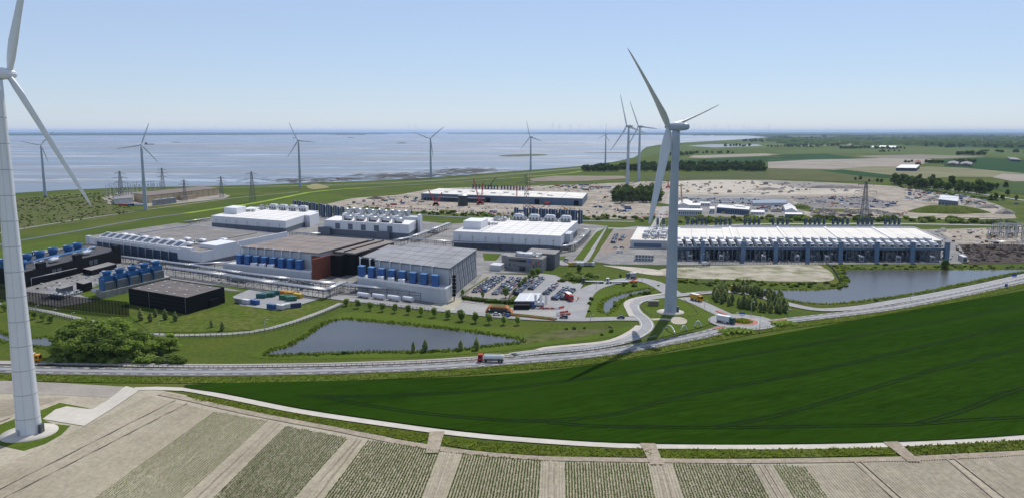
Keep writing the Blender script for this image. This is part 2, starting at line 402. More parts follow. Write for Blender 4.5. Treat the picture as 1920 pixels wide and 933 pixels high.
# dike, paths and ditch along the coast
LAY = .06
patch('heath', [(-300,395),(0,372),(90,368),(180,362),(215,366),(205,384),(250,394),(240,402),(140,418),(60,428),(0,440),(-300,470)], LAY, heath, 'rough olive scrubland behind the shore')
c = line([(-200,470),(0,437),(28,431),(140,413),(257,396),(330,386),(420,374),(480,367.5),(560,360)], 20); ribbon('dike_path', c, -1.6, 1.6, LAY*2, path_m, 'narrow pale path along the foot of the dike')
c = line([(480,349),(620,347.5),(760,342),(900,333),(1000,324),(1090,315)], 30); ribbon('dike_crest_path', c, -2.2, 2.2, LAY*2, path_m, 'pale maintenance path along the shore')
ribbon('dike_slope', line([(-100,380),(60,370),(200,360),(330,355),(480,351),(640,345.5),(800,338.5),(960,326),(1090,315.5)], 30), -9, 9, LAY, M('dike_grass', (.085,.115,.026), .95, .2, .1, bump=.3), 'olive grass strip on the seaward dike')
ditch = [(-200,490),(0,459),(31,452),(150,432),(220,419),(283,408.5),(350,400)]
ribbon('ditch', line(ditch, 12), -3.4, 3.4, LAY*2, ditch_w, 'narrow grey ditch crossing the grassland')
ribbon('duckweed_ditch', line([(350,400),(400,392.5),(480,380.5),(540,369),(584,360.5),(640,355),(680,352.6)], 12), -5, 5, LAY*2, duckweed, 'bright yellow-green overgrown ditch')
ribbon('far_ditch', line([(680,352.6),(760,347.5),(860,341),(960,334)], 20), -3, 3, LAY*2, ditch_w, 'thin far ditch behind the building site')
ribbon('far_duckweed_ditch', line([(960,334),(1010,330),(1070,324.5),(1090,321)], 20), -5, 5, LAY*2, duckweed, 'far end of the yellow-green ditch near the wood')
patch('sandy_plot', [(575,350),(592,345),(612,349),(616,352),(588,355)], LAY*2, M('dry_grass', (.24,.21,.09), .95, .15, .05), 'small dry tan plot beside the shore')
patch('meadow', [(0,470),(160,440),(330,412),(480,386),(600,363),(640,368),(660,372),(560,380),(400,398),(330,410),(160,440),(140,470),(0,500)], LAY, grass_mown, 'long bright green meadow behind the halls')

# far farmland
def field(px, c, label, var=.12, z=.5):
    m = M('farmland', c, .95, var, .02, tuple(x*.85 for x in c), .006, .5, spec=.05)
    patch('field', px, z, m, label, smooth=False)
tan = (.30,.27,.225); dg = (.018,.06,.014); lg = (.085,.12,.03); pale = (.20,.195,.11); mg = (.05,.085,.022)
FL = [([(1190,300),(1215,278),(1280,272),(1330,270.5),(1440,268),(1560,268),(1600,272),(1450,278),(1300,283),(1230,290)], lg, 'light green pasture by the bend of the coast'),
 ([(1300,292),(1430,288),(1470,291),(1320,297),(1290,296)], tan, 'small tan field behind the wood'),
 ([(1290,300),(1440,294),(1590,297),(1500,302),(1380,305),(1260,304)], dg, 'dark green field just behind the wood'),
 ([(1440,291),(1550,288.5),(1610,297),(1580,299),(1470,294)], dg, 'dark green wedge-shaped field beyond the wood'),
 ([(1440,304),(1520,300),(1650,297),(1740,298),(1760,303),(1680,316),(1560,318),(1440,316)], tan, 'wide tan field in front of the far farm'),
 ([(1550,318),(1640,312.5),(1760,314),(1840,316),(1930,326),(1920,334),(1800,332),(1700,337),(1620,330)], pale, 'pale green-grey field before the farm'),
 ([(1520,322),(1580,318.5),(1700,332),(1680,336),(1610,330)], dg, 'narrow dark green field strip before the tree belt'),
 ([(1440,318),(1520,318),(1660,337),(1600,342),(1440,336),(1300,338),(1300,334),(1440,322)], (.09,.10,.035), 'olive grass strip behind the sand plain'),
 ([(1770,300),(1850,296),(1980,304),(1980,331),(1860,320),(1770,312)], dg, 'dark green field to the right of the farm'),
 ([(1440,284),(1560,278),(1800,276),(1880,280),(1990,286),(1990,298),(1850,294),(1720,290),(1580,288),(1480,289)], lg, 'broad light green pasture before the far farms'),
 ([(1600,293),(1720,290),(1850,294),(1770,298),(1650,297)], (.22,.20,.16), 'thin brown-grey field across the plain'),
 ([(1480,269),(1640,266),(1700,268),(1640,272),(1500,274)], (.24,.24,.16), 'far pale stubble field'),
 ([(1700,268),(1860,271),(1990,276),(1990,283),(1870,278),(1720,274)], dg, 'far dark green field on the right'),
 ([(1290,274),(1330,271),(1420,271),(1430,274),(1340,277)], (.30,.33,.36), 'far flooded grey field near the coast'),
 ([(1880,326),(1990,332),(1990,340),(1900,341),(1860,333)], tan, 'brown bare field at the right edge'),
 ([(1820,345),(1920,342),(1990,345),(1990,372),(1900,364),(1850,352)], mg, 'green field beside the motorway slip road'),
 ([(1980,304),(2300,310),(2300,345),(1980,331)], lg, 'pasture beyond the right edge'),
 ([(1200,330),(1440,322),(1440,334),(1300,338),(1220,340)], (.075,.095,.03), 'olive grass behind the poplar clump'),
 ([(990,336),(1040,330),(1170,330.5),(1176,335),(1100,340),(1000,341)], (.24,.205,.16), 'bare brown plot at the edge of the dike meadow'),
]
for q in FL: field(*q)
rf = random.Random(14); k_ = 0
cols_ = [('tan',tan),('dark green',dg),('light green',lg),('pale green-grey',pale),('mid green',mg),('straw coloured',(.27,.25,.16))]
for v0, v1 in [(255.2,256.6),(257,258.8),(259.2,261.4),(262,264.6),(265.2,267.6)]:
    u = 1470
    while u < 1960:
        w8 = rf.uniform(40,130); cn, cc = rf.choice(cols_); k_ += 1; sk = rf.uniform(-12,12)
        if rf.random() < .75: field([(u+sk,v0+rf.uniform(0,.4)),(u+w8+sk,v0+rf.uniform(0,.4)+.2),(u+w8*.97,v1),(u,v1-.2)], cc, 'distant %s field strip near the horizon, patch %d' % (cn, k_), z=2.2)
        u += w8+rf.uniform(2,14)
for px in [[(1270,297),(1440,289),(1580,289)],[(1440,300),(1560,299),(1740,297)],[(1440,318),(1560,318.5),(1680,316.5),(1770,312)]]:
    ribbon('field_lane', line(px, 60), -3, 3, .7, M('lane', (.30,.28,.2), .9, .1, .1), 'thin pale lane between the far fields')

# building sites
patch('building_site', [(600,386),(660,372),(745,366),(800,356),(860,352),(960,350),(1100,346),(1200,341),(1240,340),(1262,342),(1262,408),(1180,412),(1000,405),(850,402),(720,394),(640,392)], LAY*2, sand_m, 'churned sandy ground of the middle building site', smooth=False)
patch('sand_plain', [(1255,340),(1320,337),(1440,338),(1560,343),(1640,347),(1700,351),(1740,360),(1790,368),(1830,372),(1870,384),(1900,398),(1905,408),(1700,409),(1500,408),(1255,406)], LAY*2, sand_m, 'wide sandy building ground behind the long hall', smooth=False)
patch('pale_sand_plain', [(1262,341),(1330,338),(1430,339),(1480,343),(1500,350),(1540,352),(1640,356),(1600,364),(1460,366),(1262,364)], LAY*3, sand_lt, 'pale levelled sand behind the site huts', smooth=False)
patch('grey_fill', [(1415,338.5),(1520,341),(1560,345),(1632,349),(1605,354.5),(1500,353),(1480,349.5),(1450,345)], LAY*5, M('grey_fill', (.25,.235,.215), .95, .2, .1, (.19,.175,.16), .03, .5, bump=.6, bscale=.3), 'grey dumped fill at the back of the sand plain', smooth=False)
patch('storage_ground', [(1482,371),(1560,369.5),(1640,372),(1690,387),(1640,391),(1508,388)], LAY*4, M('storage_ground', (.20,.19,.18), .95, .2, .15, (.15,.14,.135), .04, .5), 'dark storage ground behind the tall pylon', smooth=False)
patch('site_green', [(1495,388),(1560,392),(1640,393),(1600,397),(1520,398)], LAY*4, grass_long, 'weedy green strip before the storage ground')
patch('site_compound', [(1262,367),(1420,368),(1475,370),(1510,400),(1500,405),(1262,406)], LAY*3, yard_m, 'grey paved compound with huts and parked vans', smooth=False)
patch('dark_soil_plot', [(1785,462),(1810,458),(1880,459),(1990,462),(1990,492),(1920,493),(1850,494),(1810,492)], LAY*3, dark_soil, 'dark ploughed soil plot to the right of the long hall')
patch('sandy_lot', [(1700,432),(1760,430),(1990,424),(1990,462),(1880,458),(1790,461),(1775,452)], LAY*2, sand_m, 'bare sandy lot beside the substation', smooth=False)
patch('spoil_ground', [(1235,506),(1280,500),(1400,497),(1520,496),(1545,502),(1560,512),(1562,524),(1530,528),(1450,527),(1380,524),(1300,522),(1240,516)], LAY*3, spoil_m, 'pale sandy strip between the long hall and the pond')
patch('gate_sand', [(1130,497),(1180,500),(1235,506),(1240,516),(1200,512),(1160,503)], LAY*3, sand_lt, 'pale sandy approach to the gate')
ribbon('site_road', line([(1262,345),(1256,372),(1240,400),(1225,430)], 15), -4, 4, LAY*4, path_m, 'pale haul road beside the poplar clump')
ribbon('haul_road', line([(1905,409),(1800,411),(1700,408),(1660,398),(1610,384),(1570,374)], 15), -4, 4, LAY*4, sand_lt, 'pale haul road past the grass mound')
ribbon('motorway', line([(1700,346),(1780,356),(1850,366),(1920,376),(2050,392)], 15), -5, 5, LAY*5, asphalt_lt, 'far road running along the tree belt')
ribbon('rear_road', line([(1140,428),(1240,429),(1400,421),(1560,420),(1700,420),(1920,424),(2000,425)], 15), -5, 5, LAY*4, path_m, 'pale service road behind the long hall')
ribbon('rear_canal', line([(640,396),(760,402),(900,409),(1080,414),(1190,416)], 15), -4.5, 4.5, LAY*5, ditch_w, 'narrow canal behind the white halls')
ribbon('rear_verge', line([(640,393),(760,398),(900,405),(1080,411),(1240,414),(1400,412),(1600,411),(1760,414),(1990,418)], 15), -14, 12, LAY*3, grass_long, 'rough green strip behind the halls')

# site yards
patch('plant_yard', [(20,560),(36,548),(60,470),(160,462),(330,424),(395,410),(420,400),(600,398),(640,402),(760,412),(840,420),(1000,412),(1140,424),(1092,490),(1040,492),(1000,512),(930,512),(900,545),(860,580),(640,560),(560,550),(430,545),(330,525),(200,560),(110,575)], LAY*2, yard_m, 'concrete yard between the data halls', smooth=False)
patch('hall_yard', [(1150,430),(1195,424),(1255,428),(1760,432),(1800,462),(1818,489),(1800,494),(1300,497),(1150,496),(1110,490)], LAY*3, yard_m, 'concrete yard around the long cream hall', smooth=False)
patch('contractor_parking', [(1150,434),(1192,432),(1176,470),(1120,478),(1128,462)], LAY*4, paving, 'brown paved lot left of the long hall', smooth=False)
patch('yard_grass', [(150,552),(190,530),(246,548),(243,574),(190,566)], LAY*4, grass_mown, 'small lawn behind the black mesh fence', smooth=False)
patch('yard_lawn', [(395,533),(470,541),(560,548),(520,556),(460,546)], LAY*4, grass_mown, 'grass strip below the pipe bridge', smooth=False)
patch('storage_yard', [(436,556),(470,541),(560,553),(600,560),(560,572),(520,582),(450,572)], LAY*4, asphalt_lt, 'storage yard with skips and containers', smooth=False)
patch('rough_lawn', [(240,590),(350,591),(440,570),(520,584),(600,566),(628,569),(560,600),(480,618),(380,622),(280,622)], LAY*3, grass_long, 'rough grass bank in front of the black warehouse', smooth=False)
ribbon('fence_path', line([(-60,560),(60,578),(140,595),(280,625),(380,627),(470,622),(540,606),(600,585),(640,568)], 8), -2, 2, LAY*4, path_m, 'grey path along the site fence')
patch('parking_lot', [(872,558),(905,513),(990,516),(1000,520),(940,575),(868,566)], LAY*4, M('parking_bricks', (.27,.25,.225), .9, .12, .3), 'staff car park paved in grey-beige bricks', smooth=False)
patch('visitor_parking', [(975,548),(1010,512),(1042,516),(1075,532),(1095,530),(1086,545),(1083,580),(1060,583),(985,578),(1000,560)], LAY*4, asphalt_lt, 'grey asphalt visitor car park', smooth=False)
patch('forecourt', [(860,566),(940,575),(1000,580),(1084,583),(1090,592),(1060,598),(1000,597),(900,588),(850,580)], LAY*5, path_m, 'pale forecourt at the gatehouse', smooth=False)
for px, lb in [([(918,562),(955,566),(940,571),(906,569)],'small lawn behind the gatehouse'),([(905,475),(940,476),(930,488),(908,488)],'lawn patch left of the office block'),([(1045,482),(1062,480),(1055,487),(1042,486)],'lawn patch right of the office block'),([(860,556),(864,552),(914,519),(917,520)],'thin grass strip along the car park'),([(1093,489),(1076,488),(1118,436),(1135,428)],'grass verge along the straight site road')]:
    patch('lawn', px, LAY*6, grass_mown, lb, smooth=False)
hatch = patch('hatched_apron', [(806,574),(838,556),(871,560),(850,583)], LAY*6, path_m, 'concrete apron with yellow hatching', smooth=False)
A_,B_,C_,D_ = [G(*p) for p in [(806,574),(838,556),(871,560),(850,583)]]
mb = MB()
for i in range(1,13):
    t = i/13; a = A_.lerp(B_,t); b = D_.lerp(C_,t); d = (B_-A_).normalized()*.22
    mb.face([(q.x,q.y,LAY*7) for q in (a-d,b-d,b+d,a+d)])
setp(mb.build('apron_hatching', yellow_paint), 'yellow hatch lines painted on the apron', None, None, 'structure')

# roads
highway = line([(-150,688),(0,692.5),(100,695),(200,696.8),(300,697.8),(400,698),(520,697),(640,694.5),(800,688.6),(900,682),(1020,672.5),(1100,665.5),(1170,655.5),(1260,639.5),(1330,625),(1362,614.5)], 6)
highway2 = line([(1425,606),(1470,601.5),(1540,594),(1610,585.5),(1675,576.5),(1760,560.5),(1840,544),(1920,526),(2050,496)], 6)
lane = line([(-150,677),(0,680),(100,681.5),(200,683.3),(300,685.3),(400,686.3),(520,685.2),(640,682.8),(800,677.2),(940,668),(970,665)], 6)
service = line([(960,666),(1020,658.7),(1100,652.5),(1165,640.5),(1196,628),(1213,613),(1208,599),(1193,586),(1187,574),(1196,565),(1225,558),(1262,554.5),(1310,549.5),(1360,546.5),(1410,551),(1450,562),(1490,573),(1540,580.7),(1605,577),(1675,566),(1760,551),(1840,535),(1920,517),(2050,488)], 5)
entry = line([(1202,598),(1150,597.5),(1090,599),(1000,597),(914,590),(840,582),(760,573.5),(700,566.5),(640,559.5),(560,549)], 6)
loop = line([(1076,596),(1083,580),(1090,562),(1100,547),(1120,536),(1150,529),(1185,523),(1215,527),(1240,537),(1262,551)], 5)
siteroad = line([(1128,429),(1112,455),(1089,490),(1060,496),(1040,490)], 8)
arm = line([(1283,558),(1310,568),(1340,582),(1368,595)], 5)
def road(name, c, w_, m, label, z=LAY*6, centre=None, edges=None):
    if name != 'loop': ribbon('road_shoulder', c, -w_/2-.5, w_/2+.5, z-LAY*.6, soil_grey, 'dusty shoulder under the '+label)
    o = ribbon(name, c, -w_/2, w_/2, z, m, label)
    if centre: dashes('centre_line', c, 0, .18, *centre, z+.03, white_paint, o)
    if edges:
        for s in (-1,1): dashes('edge_line', c, s*(w_/2-edges[0]), .24, edges[1], edges[2], z+.03, white_paint, o)
    return o
for c_, wd, lb in ((highway,9.4,'main highway running below the pond'),(highway2,8.6,'highway leaving the roundabout towards the right')):
    h1 = road('highway', c_, wd, asphalt, lb, LAY*8)
    ribbon('centre_strip', c_, -1.15, 1.15, LAY*8+.02, asphalt_lt, parent=h1)
    for d in (-3.5, 3.5): dashes('edge_line', c_, d, .3, 3, 3, LAY*8+.03, white_paint, h1)
    for d in (-1.2, 1.2): dashes('centre_line', c_, d, .12, 60, .01, LAY*8+.035, white_paint, h1)
road('farm_lane', lane, 4.2, M('lane_concrete', (.36,.33,.305), .85, .1, .25, (.31,.29,.27), .08, .5, spec=.2), 'pale concrete lane beside the highway', LAY*7)
road('service_road', service, 6.6, asphalt_lt, 'pale service road winding past the turbine', LAY*7, edges=(.5,60,.01))
road('entry_road', entry, 7.5, asphalt_lt, 'site entry road along the tree row', LAY*6.5)
road('loop_road', loop, 11, asphalt_lt, 'grey loop road around the small pond', LAY*6)
road('straight_site_road', siteroad, 9, asphalt_lt, 'straight site road between the white halls', LAY*6)
a_ = road('roundabout_arm', arm, 9, asphalt_lt, 'road arm from the roundabout to the service road', LAY*7.5, centre=(3,3))
path1 = line([(1008,657.5),(1022,653.5),(1060,649.5),(1130,642.5),(1160,634.5),(1186,621),(1198,611)], 5)
ribbon('cycle_path', path1, -1.7, 1.7, LAY*9, M('cycle_concrete', (.44,.40,.36), .85, .08, .3), 'pinkish concrete cycle path beside the service road')
path2 = line([(1185,594),(1178,580),(1174,570),(1184,562),(1210,556),(1245,551)], 5)
ribbon('cycle_path', path2, -1.6, 1.6, LAY*9, MC['cycle_concrete'], 'concrete cycle path curling round the small pond')
# roundabout
rc = G(1391.5,603.5)
def ring(name, r0, r1, z, m, label, parent=None):
    mb = MB(); n = 64
    for i in range(n):
        a, b = 2*math.pi*i/n, 2*math.pi*(i+1)/n
        q = [(rc.x+r*math.cos(t), rc.y+r*math.sin(t), z) for r, t in ((r0,a),(r1,a),(r1,b),(r0,b))]
        mb.face(q[:2]+q[2:] if r0 > 0 else q[1:3]+[(rc.x,rc.y,z)])
    o = mb.build(name, m, parent)
    if parent is None: setp(o, label, None, None, 'structure')
    return o
rb = ring('roundabout', 8.2, 17.5, LAY*9, asphalt_lt, 'roundabout ring road')
ring('apron_ring', 5.6, 8.2, LAY*9+.1, red_asph, '', rb)
ring('island', 0, 5.6, LAY*9+.25, grass_long, '', rb)
for i in range(40):
    pass
dashes('edge_line', [Vector((rc.x+8.5*math.cos(t*.1),rc.y+8.5*math.sin(t*.1),0)) for t in range(64)], 0, .2, 50, .01, LAY*9+.03, white_paint, rb)
for px, lb in [([(1335,617),(1358,612),(1361,614),(1338,619)],'left'),([(1440,602.5),(1475,599.5),(1476,601),(1442,604)],'right'),([(1344,582),(1364,590),(1361,592),(1341,584)],'upper')]:
    patch('splitter_island', px, LAY*10+.12, red_asph, 'red splitter island at the %s arm of the roundabout' % lb, smooth=False)

# ponds
def pond(px, label, z=.12): return patch('pond', px, z, water, label)
p1 = pond([(500,663),(545,648),(580,628),(606,610),(640,599),(690,602),(740,607),(800,613),(870,621),(930,629),(978,639),(930,645),(880,652),(820,657),(740,658),(640,660),(560,663)], 'large brown-grey pond below the tree row')
p2 = pond([(1424,542),(1470,543),(1520,543.5),(1560,541),(1580,537),(1588,529),(1581,515),(1577,506.5),(1650,504.5),(1777,505),(1900,504.5),(1990,502),(1990,494),(2040,494),(1960,503),(1884,514.5),(1799,532),(1713,549.5),(1640,560),(1590,566.5),(1545,569),(1497,565),(1455,555)], 'long blue-grey pond in front of the long hall')
p3 = pond([(1131,584),(1130,572),(1138,562),(1158,553),(1188,546.5),(1214,541),(1218,544),(1184,554),(1160,564),(1148,576),(1140,586)], 'small curved pond inside the loop road')
p4 = pond([(-100,612),(-30,616),(0,621),(15,631),(54,634),(102,633),(130,640),(100,651),(57,646),(0,637),(-60,634),(-100,630)], 'narrow dark pond behind the turbine tower')
for pp, lb in [([(1100,548),(1125,538),(1160,533),(1200,530),(1230,538),(1240,546),(1205,553),(1176,562),(1170,574),(1180,588),(1160,593),(1110,594),(1090,588),(1094,570)],'grass island inside the loop road')]:
    patch('grass_island', pp, .085, grass_mown, lb)
patch('pond_bank', [(470,668),(540,640),(585,615),(620,596),(650,585),(760,592),(900,612),(1000,625),(1060,632),(1120,622),(1180,612),(1160,628),(1060,642),(960,655),(800,668),(600,672)], .07, grass_mown, 'grassy banks of the large pond')
patch('reed_fen', [(985,628),(1040,619),(1110,616),(1150,612),(1130,622),(1080,632),(1020,640),(975,644)], .1, heath, 'reedy wet patch at the end of the large pond')

# foreground: farm track, wheat, soil
patch('field_soil', [(-500,712),(-200,714),(0,716),(140,720),(235,727),(300,731),(352,741),(420,756),(520,776),(640,800),(740,822),(820,836),(900,846),(1000,854),(1220,859),(1400,860),(1680,856),(1920,844),(2300,805),(2300,1250),(-500,1250)], .1, soil, 'pale tilled soil of the foreground field', smooth=False)
wp = patch('wheat_field', [(348,723),(600,716),(900,706),(1075,690),(1300,655),(1500,620),(1700,583),(1920,545),(2250,480),(2250,785),(1920,816),(1675,829.5),(1400,834),(1160,831),(1000,821),(860,808),(700,787),(560,766),(430,740)], .55, wheat, 'large dark green wheat field')
track = line([(2250,790),(1920,820),(1675,833.5),(1480,838),(1300,837.5),(1160,835.5),(1000,826),(860,813.5),(700,792),(560,771),(450,749),(348,730),(290,728),(250,729)], 8)
ribbon('farm_track', track, -1.9, 1.9, .3, concrete, 'pale concrete farm track along the wheat field')
patch('turbine_access', [(236,724),(262,730),(254,737),(208,768),(158,799),(80,786),(104,768),(125,762),(172,768),(200,752)], .28, concrete, 'pale concrete access and crane pad of the near turbine', smooth=False)
patch('grey_field', [(-300,712),(0,713),(120,718),(236,725),(205,745),(120,741),(0,737),(-300,735)], .16, soil_grey, 'grey harrowed strip beside the highway', smooth=False)
tw = [([(560,741),(620,742),(700,741),(900,731),(1160,700),(1400,664),(1700,612),(1920,572)]),([(610,743),(700,760),(800,774),(900,783),(990,788),(1060,785),(1160,773),(1300,737),(1500,700),(1700,655),(1920,605)]),
 ([(1000,786),(1080,795),(1160,798),(1330,800),(1500,798),(1710,794),(1800,787),(1920,780)]),([(1335,800),(1450,779),(1600,737),(1760,690),(1920,652)]),([(1720,793),(1800,770),(1870,742),(1930,722)])]
for i, px in enumerate(tw):
    c = crom([G(*p,.68) for p in px], step=5)
    for d in (-1,1):
        o = ribbon('wheel_track', c, d*1.0-.32, d*1.0+.32, .70+.01*i, wheat_dark, 'pair of dark wheel ruts through the wheat, number %s from the highway' % ('one two three four five'.split()[i]) )
        o['group'] = 'wheel ruts in the wheat'
# ------------------------------------------------------------------ wind turbines
def blade_mesh(m=None):
    mb = MB(); st = [(0,.022,1),(.04,.022,1),(.10,.036,.6),(.20,.046,.34),(.35,.039,.26),(.55,.032,.2),(.75,.026,.17),(.9,.019,.15),(.97,.012,.15),(1,.002,.2)]
    n = 12; pts = []
    for r, ch, th in st:
        tw = math.radians(16)*(1-r)**1.5
        for i in range(n):
            t = 2*math.pi*i/n; x = ch*math.cos(t)*1.0-ch*.35*(1-th); y = ch*th*math.sin(t)*(1+.35*math.cos(t))
            pts.append((x*math.cos(tw)-y*math.sin(tw), x*math.sin(tw)+y*math.cos(tw)+.03*r*r, r))
    mb.v = pts
    for k in range(len(st)-1):
        for i in range(n):
            j = (i+1)%n; a = k*n; mb.f.append((a+i,a+j,a+n+j,a+n+i)); mb.m.append(0); mb.sm.append(True)
    return mb.mesh('blade', m or turb)
BLADE = blade_mesh(); BLADE_G = blade_mesh(M('grey_blade_paint', (.56,.60,.63), .42, .04, .15, spec=.4))
def turbine(base, hub_h, R, alpha, psi, r0, r1, label, seams=True, pad=None, pitch=0, pm=None, chord=.74, group='wind turbines'):
    pm = pm or turb_grey
    loc = Vector((base[0],base[1],0)); t = empty('wind_turbine', loc, label, 'wind turbine', group)
    n = 36 if seams else 14; mb = MB(); ks = 24
    prof = [(r0+(r1-r0)*(k/ks)**.8, (hub_h-2)*k/ks) for k in range(ks+1)]
    mb.lathe(loc, prof, n); tw = mb.build('tower', pm, t)
    if seams:
        z = 6
        while z < hub_h-6:
            f = (z/(hub_h-2))**.8; r = r0+(r1-r0)*f
            mb = MB(); mb.lathe(loc+Vector((0,0,z)), [(r-.05,-.14),(r+.035,-.12),(r+.035,.12),(r-.05,.14)], n); mb.build('seam', turb_seam, tw); z += 8.2
        for q in range(8):                      # vertical joints of the cast segments
            a = q*math.pi/4+.3; mb = MB()
            for k in range(ks):
                p0, p1 = prof[k], prof[k+1]; d = Vector((math.cos(a),math.sin(a),0)); e = Vector((-d.y,d.x,0))*.035
                A = loc+d*(p0[0]+.015)+Vector((0,0,p0[1])); B = loc+d*(p1[0]+.015)+Vector((0,0,p1[1]))
                mb.face([A-e,A+e,B+e,B-e])
            mb.build('vertical_joint', turb_seam, tw)
    h = Vector((math.cos(psi),math.sin(psi),0)); nn = Vector((-h.y,h.x,0)); s = R/55
    hubc = loc+Vector((0,0,hub_h))+nn*(4.4*s)
    # nacelle: rounded egg body along the axis
    mb = MB(); k = 14; prof = [(-8.2,.8),(-7.6,1.6),(-6,2.1),(-3,2.35),(0,2.4),(2.2,2.2),(3.6,1.9)]
    rings = []
    for (y, r) in prof:
        rings.append([loc+Vector((0,0,hub_h))+nn*(y*s)+h*(r*s*math.cos(2*math.pi*i/k))+Vector((0,0,r*s*math.sin(2*math.pi*i/k)*.95)) for i in range(k)])
    for a in range(len(rings)-1):
        for i in range(k):
            j = (i+1)%k; mb.face([rings[a][i],rings[a][j],rings[a+1][j],rings[a+1][i]], True)
    mb.face(rings[0][::-1]); mb.face(rings[-1]); mb.build('nacelle', pm, t)
    mb = MB(); rings = []
    for (y, r) in [(-1.6,1.75),(0,1.9),(1.4,1.6),(2.4,.9),(2.8,.2)]:
        rings.append([hubc+nn*(y*s)+h*(r*s*math.cos(2*math.pi*i/k))+Vector((0,0,r*s*math.sin(2*math.pi*i/k))) for i in range(k)])
    for a in range(len(rings)-1):
        for i in range(k):
            j = (i+1)%k; mb.face([rings[a][i],rings[a][j],rings[a+1][j],rings[a+1][i]], True)
    mb.face(rings[-1]); mb.build('hub', pm, t)
    if seams:
        mb = MB(); mb.tube(loc+Vector((0,0,hub_h+2*s))-nn*5*s, loc+Vector((0,0,hub_h+4.4*s))-nn*5*s, .12, n=6); mb.build('wind_sensor', steel, t)
        d = Vector((-.35,-1,0)).normalized(); e = Vector((-d.y,d.x,0)); c = loc+d*(r0-.1); mb = MB()
        mb.hexa([c+e*-.6,c+e*.6,c+e*.6+d*.25,c+e*-.6+d*.25]+[q+Vector((0,0,2.6)) for q in (c+e*-.6,c+e*.6,c+e*.6+d*.25,c+e*-.6+d*.25)]); mb.build('door', steel, t)
        e2 = Vector((1,-.1,0)); mb = MB(); c = loc+e2*(r0+.1); mb.box(c.x,c.x+.9,c.y-1,c.y+1,0,3.6); mb.build('transformer_box', steel_dk, t)
    for bi, a in enumerate(alpha):
        pt_ = pitch[bi] if isinstance(pitch, tuple) else pitch; a = math.radians(a); d = h*math.sin(a)+Vector((0,0,math.cos(a))); x = nn.cross(d)
        o = link('blade', BLADE if pm == turb else BLADE_G, t)
        Mx = Matrix(((x.x,nn.x,d.x),(x.y,nn.y,d.y),(x.z,nn.z,d.z))).to_4x4()
        o.matrix_local = Matrix.Translation(hubc-loc) @ Mx @ Matrix.Rotation(math.radians(pt_),4,'Z') @ Matrix.Diagonal((R*chord,R*(chord+.08),R,1))
    if pad:
        mb = MB(); mb.lathe(loc, [(pad,-.1),(pad,.45),(r0,.75)], 48); mb.build('foundation', concrete, t)
    return t
def yawd(deg): return math.radians(deg)
bC = G(1257,585); bL = G(55,812)
turbine(bL, 118, 52, (22,142,262), yawd(-25), 3.9, 1.75, 'tall white turbine in the soil field at the left edge', pad=8.6, pm=turb)
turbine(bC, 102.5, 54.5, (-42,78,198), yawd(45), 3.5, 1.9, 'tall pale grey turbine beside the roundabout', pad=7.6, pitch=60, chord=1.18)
def pxm(p): return F/((p.y*math.cos(P)+H*math.sin(P)))
for (b, hv, Rp, a0, psi, wd, lb) in [((85,369),272,34,43,35,5,'leftmost of the shore turbines, partly behind the near turbine'),((273,394),272,43,21,20,5.5,'turbine standing beside the substation shed'),
   ((563,353),264,37,-25,40,5,'turbine on the dike left of the middle building site'),((808,334),260,35,51,15,5,'turbine on the shore behind the middle building site'),
   ((995,321),257,31,-15,40,4.5,'turbine on the shore above the red cranes'),((1135,307),253,22,12,45,4,'far turbine at the end of the dike left of the wood'),
   ((1176.5,350),237,61.6,-17,40,6,'turbine standing left behind the poplar clump'),((1197.5,340),237.5,52,-25,35,5.5,'turbine standing right behind the poplar clump'),
   ((1272.5,304),243.5,20,70,30,3.5,'far turbine just to the right of the tall roundabout turbine')]:
    p = G(*b); s = pxm(p); hb = hgt(b[0],b[1],hv)
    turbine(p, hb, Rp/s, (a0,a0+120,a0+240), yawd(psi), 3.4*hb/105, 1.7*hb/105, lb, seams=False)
# horizon turbines: too small to show more than mast and blades
def tiny_mesh(k):
    mb = MB(); mb.tube((0,0,0),(0,0,1),.020,.014,5)
    for i in range(3):
        a = k+i*2*math.pi/3; mb.tube((0,-.03,1),(.55*math.sin(a),-.03,1+.55*math.cos(a)),.013,.005,4)
    return mb.mesh('wind_turbine', turb)
TM = [tiny_mesh(k) for k in (0,.5,1,1.5,2)]
rng = random.Random(11)
def tiny(u, v, hpx, lb, gp):
    p = G(u, v); s = pxm(p); o = link('wind_turbine', TM[rng.randrange(5)], None, (p.x,p.y,0), rng.uniform(-.3,.3), hpx*1.25/s); setp(o, lb, 'wind turbine', gp)
for u in (739,752,767,779): tiny(u, 249.6, {739:6,752:6,767:11,779:11}[u], 'one of four small turbines on the tip of the far shore', 'four turbines on the far shore tip')
for i in range(26): tiny(300+i*15+rng.uniform(-5,5), 249.4, rng.uniform(5,8), 'tiny hazy turbine on the horizon across the estuary', 'turbines on the horizon across the estuary')
for i in range(34): tiny(1040+i*12.2+rng.uniform(-5,5), 249.4, rng.uniform(6,12), 'tiny hazy turbine on the horizon behind the tall turbines', 'turbines on the horizon behind the wood')
for i in range(16): tiny(1500+i*24+rng.uniform(-9,9), 249.4, rng.uniform(4,7), 'tiny hazy turbine on the horizon above the far fields', 'turbines on the horizon above the far fields')
